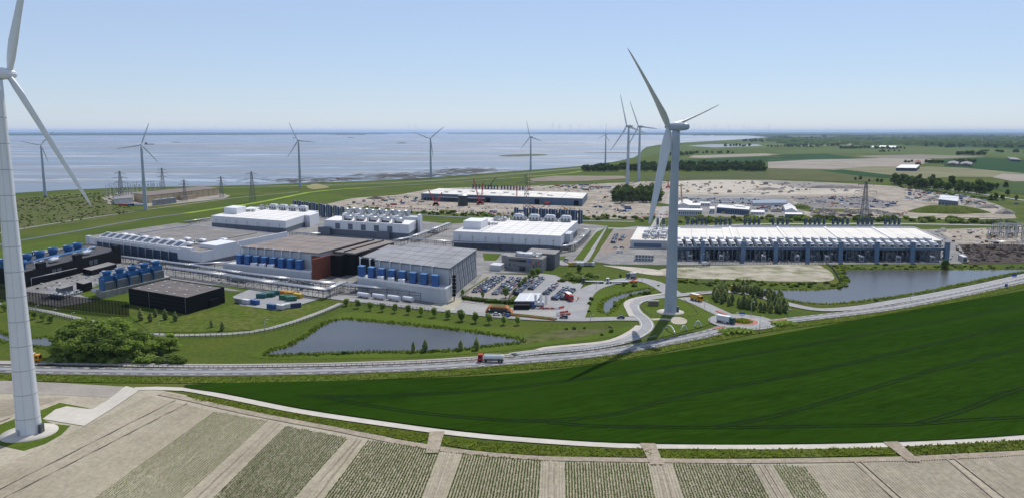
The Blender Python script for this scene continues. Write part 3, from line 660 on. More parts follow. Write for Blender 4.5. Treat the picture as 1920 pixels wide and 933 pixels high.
# lawns round the two near turbines
patch('turbine_lawn', [(1200,575),(1222,562),(1262,558),(1300,562),(1330,580),(1342,592),(1335,605),(1300,617),(1240,632),(1214,634),(1222,612),(1212,592)], .2, grass_mown, 'lawn around the roundabout turbine')
patch('sandy_spot', [(1258,596),(1275,594),(1288,600),(1283,607),(1262,606)], .21, sand_lt, 'bare sandy spot in the turbine lawn')
ribbon('turbine_drive', line([(1222,599),(1245,598),(1258,600)],4), -2, 2, .36, sand_lt, 'sandy drive to the roundabout turbine')
patch('turbine_verge', [(-40,812),(0,796),(35,783),(80,768),(112,755),(165,765),(172,769),(125,762),(104,768),(80,786),(100,795),(132,798),(115,815),(85,832),(45,845),(0,835)], .2, grass_mown, 'grass ring around the near turbine pad', smooth=False)

# ------------------------------------------------------------------ buildings
def part(name, m, parent, fr, boxes):
    mb = MB()
    for b in boxes: mb.box(*b, fr)
    return mb.build(name, m, parent)
def panels(fr, parent, face, n, z0, z1, m, gap=.25, a0=0, a1=None, depth=.08, name='panel', rows=1):
    a1 = a1 if a1 is not None else (fr.L if face in 'fb' else fr.W); w_ = (a1-a0)/n; hz = (z1-z0)/rows
    for r in range(rows):
        for i in range(n):
            s0, s1 = a0+i*w_+gap/2, a0+(i+1)*w_-gap/2; q0, q1 = z0+r*hz+gap/3, z0+(r+1)*hz-gap/3
            bx = {'f':(s0,s1,-depth,-.001),'b':(s0,s1,fr.W+.001,fr.W+depth),'l':(-depth,-.001,s0,s1),'r':(fr.L+.001,fr.L+depth,s0,s1)}[face]
            MB().box(*bx, q0, q1, fr).build(name, m if not isinstance(m, list) else m[(i*7+r*3)%len(m)], parent)
def parapet(fr, h, parent, m, t=.5, hh=.7):
    L, W = fr.L, fr.W
    part('parapet', m, parent, fr, [(0,L,0,t,h,h+hh),(0,L,W-t,W,h,h+hh),(0,t,t,W-t,h,h+hh),(L-t,L,t,W-t,h,h+hh)])
def seams(fr, h, parent, nx, ny, m=None, name='roof_joint', t=.12):
    bs = []
    for i in range(1,nx): bs.append((fr.L*i/nx-t,fr.L*i/nx+t,.7,fr.W-.7,h,h+.06))
    for j in range(1,ny): bs.append((.7,fr.L-.7,fr.W*j/ny-t,fr.W*j/ny+t,h+.02,h+.07))
    part(name, m or grey_roof, parent, fr, bs)
def hall(name, fr, h, hl, label, m_up, m_low, m_roof, npf, nps, cat='building'):
    t = empty(name, fr.A, label, cat)
    part('lower_wall', m_low, t, fr, [(.15,fr.L-.15,.15,fr.W-.15,0,hl)])
    part('upper_wall', grey_roof, t, fr, [(0,fr.L,0,fr.W,hl,h-.3)])
    part('roof', m_roof, t, fr, [(.2,fr.L-.2,.2,fr.W-.2,h-.3,h)])
    parapet(fr, h-.3, t, m_up)
    panels(fr, t, 'f', npf, hl, h+.4, m_up, gap=.12); panels(fr, t, 'r', nps, hl, h+.4, m_up, gap=.12); panels(fr, t, 'l', nps, hl, h+.4, m_up, gap=.12)
    return t
def cooler(fr, a, b, z, L, W, hh, parent, m=white_clad2, name='rooftop_cooler', fans=3):
    mb = MB(); f = fr.sub(a,b,L,W)
    mb.mat(m).box(0,L,0,W,z+.9,z+hh*.75,f)
    q = f.p; z0, z1 = z+hh*.75, z+hh
    mb.hexa([q(0,0,z0),q(L,0,z0),q(L,W,z0),q(0,W,z0),q(L*.12,W*.12,z1),q(L*.88,W*.12,z1),q(L*.88,W*.88,z1),q(L*.12,W*.88,z1)])
    mb.mat(steel_dk)
    for x in (.05,.5,.95):
        for y in (.08,.92): mb.box(L*x-.15,L*x+.15,W*y-.15,W*y+.15,z,z+.9,f)
    for i in range(fans): mb.box(L*(i+.2)/fans,L*(i+.8)/fans,-.05,W+.05,z+1.2,z+hh*.55,f)
    return mb.build(name, None, parent)
def pipes_cluster(fr, a, b, z, L, W, hh, parent, n, seed, name='pipe_cluster'):
    r = random.Random(seed); mb = MB(); f = fr.sub(a,b,L,W)
    for i in range(n):
        x0, y0 = r.uniform(0,L), r.uniform(0,W); zz = z+r.uniform(.4,hh)
        if r.random() < .5: mb.tube(f.p(max(0,x0-L*.3),y0,zz), f.p(min(L,x0+L*.3),y0,zz), r.uniform(.15,.4), n=6)
        else: mb.tube(f.p(x0,max(0,y0-W*.3),zz), f.p(x0,min(W,y0+W*.3),zz), r.uniform(.15,.4), n=6)
        mb.tube(f.p(x0,y0,z), f.p(x0,y0,zz), .18, n=5)
    for i in range(max(2,n//5)):
        x0, y0 = r.uniform(0,L*.8), r.uniform(0,W*.8); mb.box(x0,x0+r.uniform(.8,2.5),y0,y0+r.uniform(.8,2),z,z+r.uniform(.8,hh),f)
    return mb.build(name, steel, parent)
def lamp_row(fr, t, n, h, off=1.5):
    for i in range(n):
        a = fr.L*(i+.5)/n; mb = MB().mat(steel_dk); mb.tube(fr.p(a,-off,0), fr.p(a,-off,h-1), .12, .09, n=5); mb.box(a-.8,a+.8,-off-.3,-off+.3,h-1,h-.7,fr); mb.build('floodlight', None, t)

# centre right white hall
fC = fpx((850,434),(1051,443),(909,408),14)
tC = hall('data_hall', fC, 14, 6, 'white flat-roofed data hall in the centre behind the office block', white_clad, grey_clad, white_roof, 16, 14)
seams(fC, 14, tC, 9, 8); lamp_row(fC, tC, 8, 11)
part('penthouse', white_clad, tC, fC, [(3,20,22,48,14,21)]); part('roof_kerb', white_clad, tC, fC, [(24,24.6,8,fC.W-6,14,14.8)])
for i in range(4): cooler(fC, 33+i*16, fC.W-13, 14, 10, 9, 6, tC)
pipes_cluster(fC, 14, fC.W-28, 14, 14, 18, 4, tC, 34, 1); pipes_cluster(fC, 11, 52, 14, 15, 12, 2.6, tC, 26, 2)
for i in range(4): pipes_cluster(fC, 27+i*16, fC.W-14, 14, 6, 8, 3, tC, 9, 10+i)
part('side_annex', white_clad2, tC, fC, [(fC.L+.2,fC.L+5,24,44,0,13)])
# top left white hall
fD = fpx((396,405),(535,415),(470,388),12)
tD = hall('data_hall', fD, 12, 5, 'white flat-roofed data hall at the back left below the meadow', white_clad, grey_clad, white_roof, 12, 10)
seams(fD, 12, tD, 7, 6); lamp_row(fD, tD, 7, 9.5)
part('penthouse', white_clad, tD, fD, [(2,21,28,52,12,18.5)])
for i in range(4): cooler(fD, 36+i*15, fD.W-13, 12, 11, 9, 6, tD)
pipes_cluster(fD, 20, fD.W-22, 12, 14, 18, 4, tD, 30, 3); pipes_cluster(fD, 16, 52, 12, 14, 12, 2.6, tD, 26, 4)
part('corner_annex', white_clad, tD, fD, [(fD.L+.2,fD.L+7,fD.W*.55,fD.W*.85,0,12.2)])
# cooling hall with loading doors and fan stacks
fE = fpx((608,413),(766,422),(630,405),14)
tE = hall('cooling_hall', fE, 14, 6, 'white cooling hall with five grey doors and steaming fan stacks', white_clad, grey_clad, white_roof, 10, 4)
for i in range(5): part('loading_door', grey_clad, tE, fE, [(13+i*15,18.5+i*15,-.25,-.1,6.5,12)])
for i in range(5): 
    f = fE.sub(20+i*14.5, 8, 10, 5); mb = MB().mat(pipe_m); mb.tube(f.p(0,2.5,17), f.p(10,2.5,17), 2.0, n=12); mb.box(-1.5,1,0,5,14,19.3,f); mb.mat(steel_dk).box(1,9,1.5,3.5,14,15.2,f); mb.build('horizontal_tank', None, tE)
part('rear_block', white_clad2, tE, fE, [(8,fE.L+4,fE.W,fE.W+13,0,17)])
part('stair_wall', white_clad, tE, fE, [(fE.L+2,fE.L+5,fE.W-4,fE.W+3,0,20)])
for i in range(5):
    for j in range(2):
        mb = MB(); mb.mat(steel).lathe(fE.p(16+i*15.5+j*6, fE.W+3+j*6.5, 17), [(2.5,0),(2.5,1.2),(3.0,2.5),(3.5,5.2),(3.3,5.2),(2.6,2.2)], 18); mb.build('fan_stack', None, tE)
part('door_porch', grey_clad, tE, fE, [(-6,8,-5,-.2,0,8)]); part('door_porch', grey_clad, tE, fE, [(62,76,-5,-.2,0,7)])
# black silos behind the halls
def silo_pair(p, h, r, label, group, n=2, gap=2.3):
    t = empty('silo', p, label, 'silo', group)
    for k in range(n):
        mb = MB(); c = p+Vector((k*r*gap,0,0)); mb.lathe(c, [(r*1.06,0),(r*1.06,1.0),(r,1.1),(r,h*.9),(r*.85,h*.95),(r*.4,h)], 16); mb.build('tank', navy, t)
        mb = MB(); mb.box(c.x-r*.12,c.x+r*.12,c.y-r-.25,c.y-r-.02,0,h); mb.build('ladder', steel, t)
    return t
ordn = 'first second third fourth fifth sixth seventh eighth ninth tenth eleventh twelfth thirteenth fourteenth fifteenth sixteenth'.split()
for i in range(7):
    p = G(553+i*13.4, 398+i*2.2); silo_pair(p, 15, 2.4, 'black silo pair behind the back-left hall, %s from the left' % ordn[i], 'black silos behind the back-left hall')
for i in range(7):
    p = G(968+i*18.3, 413.4+i*.9); silo_pair(p, 15, 2.6, 'black silo pair behind the centre hall, %s from the left' % ordn[i], 'black silos behind the centre hall', n=1 if i == 0 else 2)

# left hall with skylights
fH = fpx((161,444),(377,473),(332,419),11)
tH = hall('data_hall', fH, 11, 3.6, 'wide data hall with dark roof and a row of tilted skylights', white_clad, grey_clad, hall_roof, 20, 9)
part('bitumen_deck', hall_roof, tH, fH, [(30,fH.L-34,26,fH.W-6,11,11.5)])
for i in range(11):
    a = 18+i*10.2; q = fH.sub(a, 1.2, 9.2, 9.5).p; mb = MB(); mb.hexa([q(0,0,11),q(9.0,0,11),q(9.0,9,11),q(0,9,11),q(0,0,12.4),q(9.0,0,12.4),q(9.0,9,15.4),q(0,9,15.4)]); s_ = mb.build('skylight', white_clad, tH)
    mb = MB(); dz = 1/3; mb.face([q(.9,.9,12.4+.9*dz+.05),q(8.1,.9,12.4+.9*dz+.05),q(8.1,8.1,12.4+8.1*dz+.05),q(.9,8.1,12.4+8.1*dz+.05)]); mb.build('pane', glass_dk, s_)
    part('roller_door', navy, tH, fH, [(a-.6,a+9.2,-.35,-.15,.3,8.3)])
    mb = MB(); x = a-1.2
    for d in (0,.7,1.4): mb.tube(fH.p(x+d*.8,-1.2-d*.4,0), fH.p(x+d*.8,-1.2-d*.4,13.5-d), .2, n=6)
    mb.build('exhaust_pipe', steel, tH)
part('corner_block', white_clad, tH, fH, [(fH.L-20,fH.L+.3,16,40,11,14)]); part('parapet_step', white_clad, tH, fH, [(fH.L-26,fH.L-12,-.2,3,11,13)])
part('end_parapet', white_clad, tH, fH, [(fH.L-1,fH.L+.2,42,fH.W,11,14)])
part('corner_pylon', white_clad2, tH, fH, [(-.3,5,-.3,4,0,12)])
for i,(x,y) in enumerate([(40,16),(58,17),(74,17),(92,18),(108,17),(122,14),(28,17),(118,32),(132,44),(100,30)]): cooler(fH, x, y, 11, 6.5, 4.5, 3.0, tH, white_clad)
for i,(x,y) in enumerate([(112,26),(126,40),(112,16),(34,18),(48,20)]): pipes_cluster(fH, x, y, 11, 12, 8, 2.4, tH, 16, 20+i)
part('roof_duct', white_clad2, tH, fH, [(20,fH.L-30,23.5,24.5,11,12.2),(28,29,24.5,fH.W-8,11,12.2)])
seams(fH, 11.5, tH, 7, 5)

# two dark-roofed halls with blue chillers
def chiller_hall(fr, h, label, m_roof, n, a0, step, plat, hp, chil):
    t = empty('data_hall', fr.A, label, 'building')
    part('wall', white_clad2, t, fr, [(0,fr.L,0,fr.W,0,h-.8)])
    part('roof', m_roof, t, fr, [(-.6,fr.L+.6,-.6,fr.W+.6,h-.8,h)])
    seams(fr, h, t, 6, 5, M('roof_lap', (.16,.145,.135), .8, .1, .1), t=.2)
    part('platform', white_clad2, t, fr, [(-9,fr.L+2,-plat,-.2,0,hp)])
    part('platform_rail', white_clad, t, fr, [(-9,fr.L+2,-plat-.15,-plat+.1,hp,hp+1.1),(fr.L+1.8,fr.L+2.1,-plat+.1,-.2,hp,hp+1.1)])
    panels(fr.sub(-9,-plat,fr.L+11,plat), t, 'f', 14, 0, hp, white_clad2, gap=.12)
    for i in range(n):
        a = a0+i*step; f = fr.sub(a,-plat*.62,4.6,5.6); mb = MB(); mb.box(0,chil,0,5.2,hp+.3,hp+6.4,f); ch = mb.build('chiller', blue_box, t)
        mb = MB(); mb.box(-.12,chil+.12,-.12,5.32,hp+6.4,hp+6.7,f); mb.build('cap', M('chiller_cap_%d' % (i if n > 8 else i+20), (.06,.17,.36), .45, .1, .5), ch)
        mb = MB(); mb.tube(fr.p(a-1.5,-1.2,hp), fr.p(a-1.5,-1.2,h+1.0), .42, n=8); mb.box(a-2.2,a-.8,-1.6,1,h-.4,h+.1,fr); mb.build('flue', pipe_m, t)
    for a in (a0+step*2.5,a0+step*3.5,a0+step*4.5): part('air_handler', white_clad, t, fr, [(a-3,a+1.4,-plat*.9,-plat*.68,hp+.2,hp+2.6)])
    return t
fF = fpx((455,462),(597,474),(558,440),17.5)
tF = chiller_hall(fF, 17.5, 'dark brown-roofed data hall with blue chillers and a rust-red end wall', brown_roof, 8, 0, 7.8, 13, 6, 4.2)
part('rust_wall', rust_wall, tF, fF, [(fF.L+2.3,fF.L+3.4,-12,16,0,15)]); part('end_block', black_clad, tF, fF, [(fF.L+3.5,fF.L+12,10,fF.W+4,0,15)])
part('rust_return', rust_wall, tF, fF, [(fF.L-6,fF.L+2.2,-.6,-.25,9,15.5)])
part('roof_extension', brown_roof, tF, fF, [(fF.L+.7,fF.L+20,18,fF.W+8,15.2,16.2)]); part('extension_wall', black_clad, tF, fF, [(fF.L+.7,fF.L+19.6,18.4,fF.W+7.6,0,15.2)])
for a in (fF.L+1,fF.L+10): part('roof_upstand', black_clad, tF, fF, [(a,a+.5,18.2,fF.W+7.8,16.2,17)])
fG = fpx((703,486),(842,502),(769,455),19)
tG = chiller_hall(fG, 19, 'grey-roofed data hall with slatted side wall and blue chillers', dark_roof, 8, -11, 8.5, 14, 8.5, 4.6)
panels(fG, tG, 'r', 26, .5, 18, [white_clad2, M('panel_grey', (.26,.28,.31), .5, .05, .3), M('panel_light', (.42,.45,.48), .5, .05, .3), grey_clad], gap=.9, rows=3, depth=.3, name='facade_panel')
part('side_glazing', grey_clad, tG, fG, [(fG.L+.005,fG.L+.04,0,fG.W,0,18.1)])
part('link_roof', dark_roof, tG, fG, [(-21,-.8,18,fG.W-2,15.2,16.2)]); part('link_wall', black_clad, tG, fG, [(-20.6,-1.2,18.4,fG.W-2.4,0,15.2)])
for a in (-21,-1.4): part('roof_upstand', black_clad, tG, fG, [(a,a+.5,18.2,fG.W-2.2,16.2,17.2)])
mb = MB()
for k in range(6): mb.lathe(fG.p(fG.L+4.5,-3+k*.1,3+k*2.2), [(.9,0),(1.1,.4),(1.1,1.5),(.5,1.9)], 10)
mb.tube(fG.p(fG.L+4.5,-3,0), fG.p(fG.L+4.5,-3,15), .3, n=6); mb.build('stair_spiral', black_clad, tG)

# office block with the logo
fO = fpx((949,480),(1017,485.5),(972,466),9.8)
tO = empty('office_block', fO.A, 'grey office block with a multicoloured logo on its front', 'building')
off_m = M('office_cladding', (.22,.225,.235), .55, .06, .3)
part('wall', off_m, tO, fO, [(0,fO.L,0,fO.W*.45,0,9.4)]); part('roof', grey_roof, tO, fO, [(.3,fO.L-.3,.3,fO.W*.45-.3,9.4,9.8)]); 
part('wing_wall', M('office_cladding_dark', (.13,.14,.16), .55, .06, .3), tO, fO, [(fO.L*.4,fO.L+6,fO.W*.47,fO.W*1.0,0,10.6)]); part('wing_roof', grey_roof, tO, fO, [(fO.L*.4-.2,fO.L+6.2,fO.W*.47-.2,fO.W+.2,10.6,11.1)])
part('plant_room', white_clad2, tO, fO, [(8,20,4,11,9.8,12.2)]); part('left_wing', off_m, tO, fO, [(-6,-.05,8,16,0,9.2)])
for i in range(3): part('roof_unit', steel, tO, fO, [(5+i*8,10+i*8,fO.W*.3,fO.W*.4,9.8,11.8)])
pipes_cluster(fO, 6, 4, 9.8, 20, 10, 2.4, tO, 26, 44)
part('window_band', glass_dk, tO, fO, [(2,16.5,-.12,-.02,6.6,8.2)])
for (x,z,w_,hh) in [(2.6,3.2,.8,2.2),(7,3.2,.5,2),(9.4,3,.5,.8),(22,3.2,.9,2),(24.5,3.2,.8,2),(27,3.2,.6,2)]: part('window', glass_dk, tO, fO, [(x,x+w_,-.12,-.02,z,z+hh)])
part('entrance', glass_dk, tO, fO, [(11,15.5,-.14,-.02,.1,3)]); part('canopy', navy, tO, fO, [(10.5,16,-1.6,-.1,3,3.4)])
lx = 17.9
for ch, c, w_ in [('G',(.03,.16,.75),2.15),('o',(.72,.05,.03),1.55),('o',(.85,.45,.02),1.55),('g',(.03,.16,.75),1.55),('l',(.03,.38,.07),.72),('e',(.72,.05,.03),1.5)]:
    cu = bpy.data.curves.new('letter', 'FONT'); cu.body = ch; cu.size = 2.9; cu.extrude = .1; cu.offset = .055
    me_o = bpy.data.objects.new('tmp', cu); col.objects.link(me_o)
    me = bpy.data.meshes.new_from_object(me_o.evaluated_get(bpy.context.evaluated_depsgraph_get())); bpy.data.objects.remove(me_o)
    me.materials.clear(); me.materials.append(M('sign_'+ch+str(int(lx*10)), c, .5, .02, 1))
    o = link('letter', me, tO); u_ = fO.u; pt = fO.p(lx,-.22,6.5)-ORI[tO]; o.location = pt
    o.rotation_euler = (math.pi/2,0,math.atan2(u_.y,u_.x)); lx += w_
part('generator_shed', white_clad2, tO, fO, [(-11,-2,-9,2,0,4.2)])

# black power building on the left, its blue coolers and the cooling tower bank
fI = fpx((39,512),(226,468),(-22,497),10)
tI = empty('power_building', fI.A, 'long black power building with round blue coolers on its roof', 'building')
part('wall', black_clad, tI, fI, [(0,fI.L,0,fI.W,0,9.6)]); part('roof', M('tar_roof', (.06,.06,.065), .85, .2, .2), tI, fI, [(.4,fI.L-.4,.4,fI.W-.4,9.6,9.9)]); parapet(fI, 9.6, tI, black_clad)
for a in (16,52,fI.L-7): part('stair_tower', black_clad, tI, fI, [(a,a+7,-.15,5,9.6,13.6)])
for a in (28,33,66,71): part('louvre_panel', louvre, tI, fI, [(a,a+4,-.2,-.06,4,7.5)])
for i,(x,y) in enumerate([(4,.62),(14,.62),(25,.64),(38,.66),(52,.68),(66,.62),(78,.66),(8,.25)]):
    c = fI.p(x, fI.W*y, 9.9); mb = MB(); mb.lathe(c, [(2.6,.6),(2.6,2.4),(3.2,3.2),(3.5,6.0),(3.3,6.0),(2.4,3.0)], 18); mb.box(c.x-2.6,c.x+2.6,c.y-2.6,c.y+2.6,9.9,10.6); mb.build('roof_cooler', blue_tower, tI)
mb = MB(); 
for y in (.5,.56): mb.tube(fI.p(2,fI.W*y,11), fI.p(fI.L-10,fI.W*y,11), .45, n=8)
mb.build('roof_pipe', MC['chiller_cap_20'], tI)
for i,(x,y) in enumerate([(22,.3),(40,.3),(60,.25),(78,.3),(84,.5)]): pipes_cluster(fI, x, fI.W*y, 9.9, 9, 6, 2, tI, 14, 50+i)
for x in (24,58): cooler(fI, x+10, fI.W*.18, 9.9, 8, 5, 3, tI, white_clad2)
part('rear_screen', black_clad, tI, fI, [(-8,fI.L*.55,fI.W+10,fI.W+10.6,0,11)])
for i in range(13): 
    mb = MB(); x = -6+i*4.6; mb.tube(fI.p(x,fI.W+9,0), fI.p(x,fI.W+9,11), .2, n=5); mb.tube(fI.p(x,fI.W+9,5), fI.p(x+4,fI.W+9,11), .15, n=5); mb.build('screen_brace', steel, tI)
mb = MB(); mb.tube(fI.p(8,-.6,5.5), fI.p(52,-.6,4.6), .25, n=6); mb.tube(fI.p(8,-.6,.5), fI.p(8,-.6,5.5), .2, n=6); mb.build('wall_pipe', steel, tI)
part('low_annex', grey_roof, tI, fI, [(56,84,-16,-4,0,4)]); part('annex_wall', black_clad, tI, fI, [(55.8,84.2,-16.2,-3.8,0,3.7)])
fT = fpx((195,545),(314,518),(172,535),4.5)
tT = empty('cooling_tower_bank', fT.A, 'bank of five blue cooling tower cells on a concrete base', 'cooling tower')
part('base', conc_wall, tT, fT, [(-2,fT.L+2,-1,10,0,4.38)])
for i in range(5):
    a = 1+i*(fT.L-2)/5; w_ = (fT.L-2)/5-1.6; f = fT.sub(a,0,w_,9)
    mb = MB(); mb.box(0,w_,3.0,9,4.4,12.4,f); c_ = mb.build('cell', blue_tower, tT)
    q = f.p; mb = MB(); mb.hexa([q(0,0,4.4),q(w_,0,4.4),q(w_,2.95,4.4),q(0,2.95,4.4),q(0,.6,9.2),q(w_,.6,9.2),q(w_,2.95,9.2),q(0,2.95,9.2)]); mb.build('louvre_bay', louvre, c_)
    mb = MB(); 
    for k in range(4): mb.box(.2,w_-.2,.45+k*.0,.55+k*.0,4.9+k*.9,5.2+k*.9,f)
    mb.build('louvre_slat', conc_wall, c_)
    mb = MB(); mb.lathe(q(w_*.5,5.8,12.4), [(2.1,0),(2.1,.6),(2.5,1.4),(3.0,3.0),(2.8,3.0),(2.0,1.2)], 20); mb.build('fan_stack', blue_tower, c_)
    part('end_fin', blue_tower, tT, fT, [(a-.9,a-.2,-.3,9.2,4.4,11.6)])
mb = MB()
for k in range(3): mb.tube(fT.p(-4,11+k*1.2,3+k*.5), fT.p(fT.L+3,11+k*1.2,3+k*.5), .5, n=8)
mb.build('header_pipe', pipe_m, tT)
# black warehouse
fW = fpx((240.5,541),(350,559),(314,523),9)
tW = empty('black_warehouse', fW.A, 'low black warehouse with a grey weathered roof', 'building')
part('wall', black_clad, tW, fW, [(0,fW.L,0,fW.W,0,9)]); part('roof', shed_roof, tW, fW, [(.5,fW.L-.5,.5,fW.W-.5,9,9.12)]); parapet(fW, 9.0, tW, black_clad, .45, .5)
part('rust_streak', M('rust_band', (.17,.10,.07), .9, .3, .4), tW, fW, [(1,fW.L-1,fW.W*.33-.3,fW.W*.33+.3,9.12,9.16),(1,fW.L-1,fW.W*.66-.3,fW.W*.66+.3,9.12,9.16)])
for i in range(6):
    for j in range(3): part('roof_light', white_clad2, tW, fW, [(4+i*8,5.6+i*8,4+j*10.5+(i%2)*1.5,4.9+j*10.5+(i%2)*1.5,9.12,9.5)])
for z in (2.2,4.4,6.6): part('cladding_joint', steel_dk, tW, fW, [(0,fW.L,-.03,-.002,z,z+.06)])
for a in (19,51.2): part('downpipe', steel, tW, fW, [(a,a+.18,-.2,-.04,0,9.2)])
part('side_annex', black_clad, tW, fW, [(fW.L+.1,fW.L+.9,18,26,0,4.5)])
# small black substation boxes
for (u,v,L_,W_,h_,m_,lb) in [((115),(553),11,7,4,grey_clad,'grey transformer hut behind the mesh fence'),((158),(548),8,10,5.5,black_clad,'low black hut beside the blue cooling towers')]:
    f = fI.sub(0,0,1,1); f.A = G(u,v); t_ = empty('plant_hut', f.A, lb, 'hut'); part('wall', m_, t_, f, [(0,L_,0,W_,0,h_)]); part('roof', grey_roof, t_, f, [(-.3,L_+.3,-.3,W_+.3,h_,h_+.3)]); pipes_cluster(f, -14, -1, 0, 12, 6, 2.6, t_, 24, 77)

# long cream hall on the right
A_ = G(1262,488); B_ = G(1778,491)
fR = Fr(A_, B_, A_+(G(1269,426,14)-G(1262,463,10.8)))
d0 = (G(1269,446,14)-A_); yb = 21.0
tR = empty('long_hall', fR.A, 'very long cream-roofed data hall with ranks of grey roof coolers', 'building')
nb = 30; LR = fR.L; WR = fR.W
part('hall_wall', conc_wall, tR, fR, [(0,LR,yb,WR,0,13.6)]); part('roof', cream_roof, tR, fR, [(-.4,LR+.4,yb-.4,WR,13.6,14)])
part('rear_parapet', white_clad2, tR, fR, [(-.6,LR+.6,WR+.1,WR+1.4,12,15)]); part('end_parapet', white_clad2, tR, fR, [(LR+.5,LR+1.1,yb,WR,13,14.8)])
for i in range(1,5): part('roof_duct', white_clad, tR, fR, [(LR*(i/5+.02),LR*(i/5+.02)+1.6,yb+4,WR-2,14,15)])
for i in range(1,16): part('roof_joint', grey_roof, tR, fR, [(LR*i/16-.1,LR*i/16+.1,yb,WR-1,14,14.05)])
part('deck', grey_clad, tR, fR, [(0,LR,15.5,yb-.5,9.6,10.6)]); part('deck_fascia', blue_grey, tR, fR, [(0,LR,.6,1.4,9,10.8)])
part('roof_trough', grey_roof, tR, fR, [(3,40,WR-10,WR-7,14,14.4)])
rngR = random.Random(5)
def cooler_unit():
    q = lambda a,b,c: (a,b,c); mb = MB().mat(white_clad2)
    mb.hexa([(0,0,0),(3.7,0,0),(3.7,11,0),(0,11,0),(.15,.3,2.4),(3.55,.3,2.4),(3.55,11,4.6),(.15,11,4.6)])
    mb.mat(white_clad).box(.5,3.2,2.2,6.8,2.95,3.9); mb.mat(white_clad2).box(.3,3.4,11.2,20,2.2,5.6); mb.mat(steel_dk).box(.6,3.1,-.12,-.02,.5,2); return mb.mesh('roof_cooler', None)
CU = cooler_unit(); angR = math.atan2(fR.u.y, fR.u.x)
for i in range(nb):
    a = 4+i*(LR-8)/nb; p = fR.p(a,3,10.6)-ORI[tR]; link('roof_cooler', CU, tR, p, angR)
    mb = MB(); x = a+5.0; mb.box(x,x+.5,2.4,15.2,10.0,10.4,fR); mb.build('cable_tray', steel_dk, tR); part('deck_bay', grey_clad, tR, fR, [(a-.4,a+4.3,1.5,15.4,9.6,10.6)])
for i in range(61):
    a = LR*i/60; part('column', blue_grey, tR, fR, [(a-.25,a+.25,1.6,2.1,0,9.6)])
    if i % 2: part('column', steel_dk, tR, fR, [(a-.25,a+.25,10,10.5,0,9.6)])
for i in range(60):
    if i % 5 in (1,3): mb = MB(); a = LR*i/60; mb.tube(fR.p(a,1.8,.5), fR.p(a+LR/60,1.8,9.3), .16, n=5); mb.build('brace', steel_dk, tR)
for i in range(14): pipes_cluster(fR, 6+i*(LR-12)/14, 3, 0, 9, 15, 7.5, tR, 40, 100+i, 'plant_pipework')
for u in (1318.6,1394,1455,1514,1574.7,1641,1706.5,1769.7):
    a = (G(u,490)-fR.A).dot(fR.u); part('stair_tower', M('stair_blue_%d' % int(u), (.12,.19,.29), .5, .08, .3), tR, fR, [(a-1.6,a+1.6,-3.4,.5,0,15.2)]); part('stair_cap', navy, tR, fR, [(a-1.7,a+1.7,-3.5,.6,15.2,15.6)])
for i,u in enumerate((1288,1346,1424,1485,1540,1603,1670,1732,1790)):
    f = fR.sub((G(u,487)-fR.A).dot(fR.u),-2,3,9); q = f; t_ = empty('generator', f.p(0,0,0), 'grey generator container under the long hall, %s from the left' % ordn[i], 'generator', 'generators under the long hall')
    part('housing', white_clad2, t_, f, [(0,3.4,0,12,.4,4.6)]); part('radiator', steel_dk, t_, f, [(.4,3,-.15,-.02,1,3.8)]); part('skid', steel_dk, t_, f, [(-.2,3.6,-.2,12.2,0,.4)])
# office end of the long hall
f = fpx((1182,450),(1258,452),(1196,426),7); t_ = empty('hall_office', f.A, 'low cream-roofed wing at the left end of the long hall', 'building')
part('wall', white_clad2, t_, f, [(0,f.L,0,f.W,0,6.7)]); part('roof', cream_roof, t_, f, [(.4,f.L-.4,.4,f.W-.4,6.7,7)]); parapet(f, 6.7, t_, white_clad)
part('window_band', blue_grey, t_, f, [(3,f.L-8,-.12,-.02,1.2,4.6)])
pipes_cluster(f, 10, 8, 7, 24, f.W-20, 4, t_, 60, 61); 
for i in range(6): cooler(f, 9+(i%3)*8, 16+(i//3)*22, 7, 5, 5, 4, t_, white_clad)
f = fpx((1190,477),(1225,478),(1193,470),5); t_ = empty('site_office', f.A, 'two-storey pale modular office in front of the long hall wing', 'building')
part('wall', white_clad2, t_, f, [(0,f.L,0,f.W,0,4.8)]); part('roof', grey_roof, t_, f, [(-.2,f.L+.2,-.2,f.W+.2,4.8,5)])
for r in range(2):
    for i in range(6): part('window', glass_dk, t_, f, [(1+i*2.4,2.4+i*2.4,-.1,-.02,.9+r*2.3,2+r*2.3)])
# blue exhaust stacks behind the long hall
def stack_mesh():
    mb = MB().mat(navy)
    for x in (-.62,.62): mb.box(x-.55,x+.55,0,1.5,3.0,9.6)
    mb.mat(white_clad2).box(-1.7,1.7,-1.6,2.2,0,3.0); mb.mat(steel).box(-.1,.1,-.2,0,3,9.8); return mb.mesh('exhaust_stack', None)
SM = stack_mesh()
groups = [[1231,1242],[1287,1296,1305,1314,1322.5],[1340.5,1349,1358,1367],[1395,1403.5,1412,1421],[1447.5,1456.5,1465.5,1474],[1508,1517,1526,1534,1543],[1560,1569,1578,1587],[1607,1615.5,1624.5,1632.5],[1658,1667,1675.5,1683.5]]
for gi, gl in enumerate(groups):
    for i, u in enumerate(gl):
        p = G(u+2, 426.5); o = link('exhaust_stack', SM, None, (p.x,p.y,0), angR); setp(o, 'navy exhaust stack behind the long hall, %s of the %s cluster from the left' % (ordn[i], ordn[gi]), 'exhaust stack', 'exhaust stacks behind the long hall')
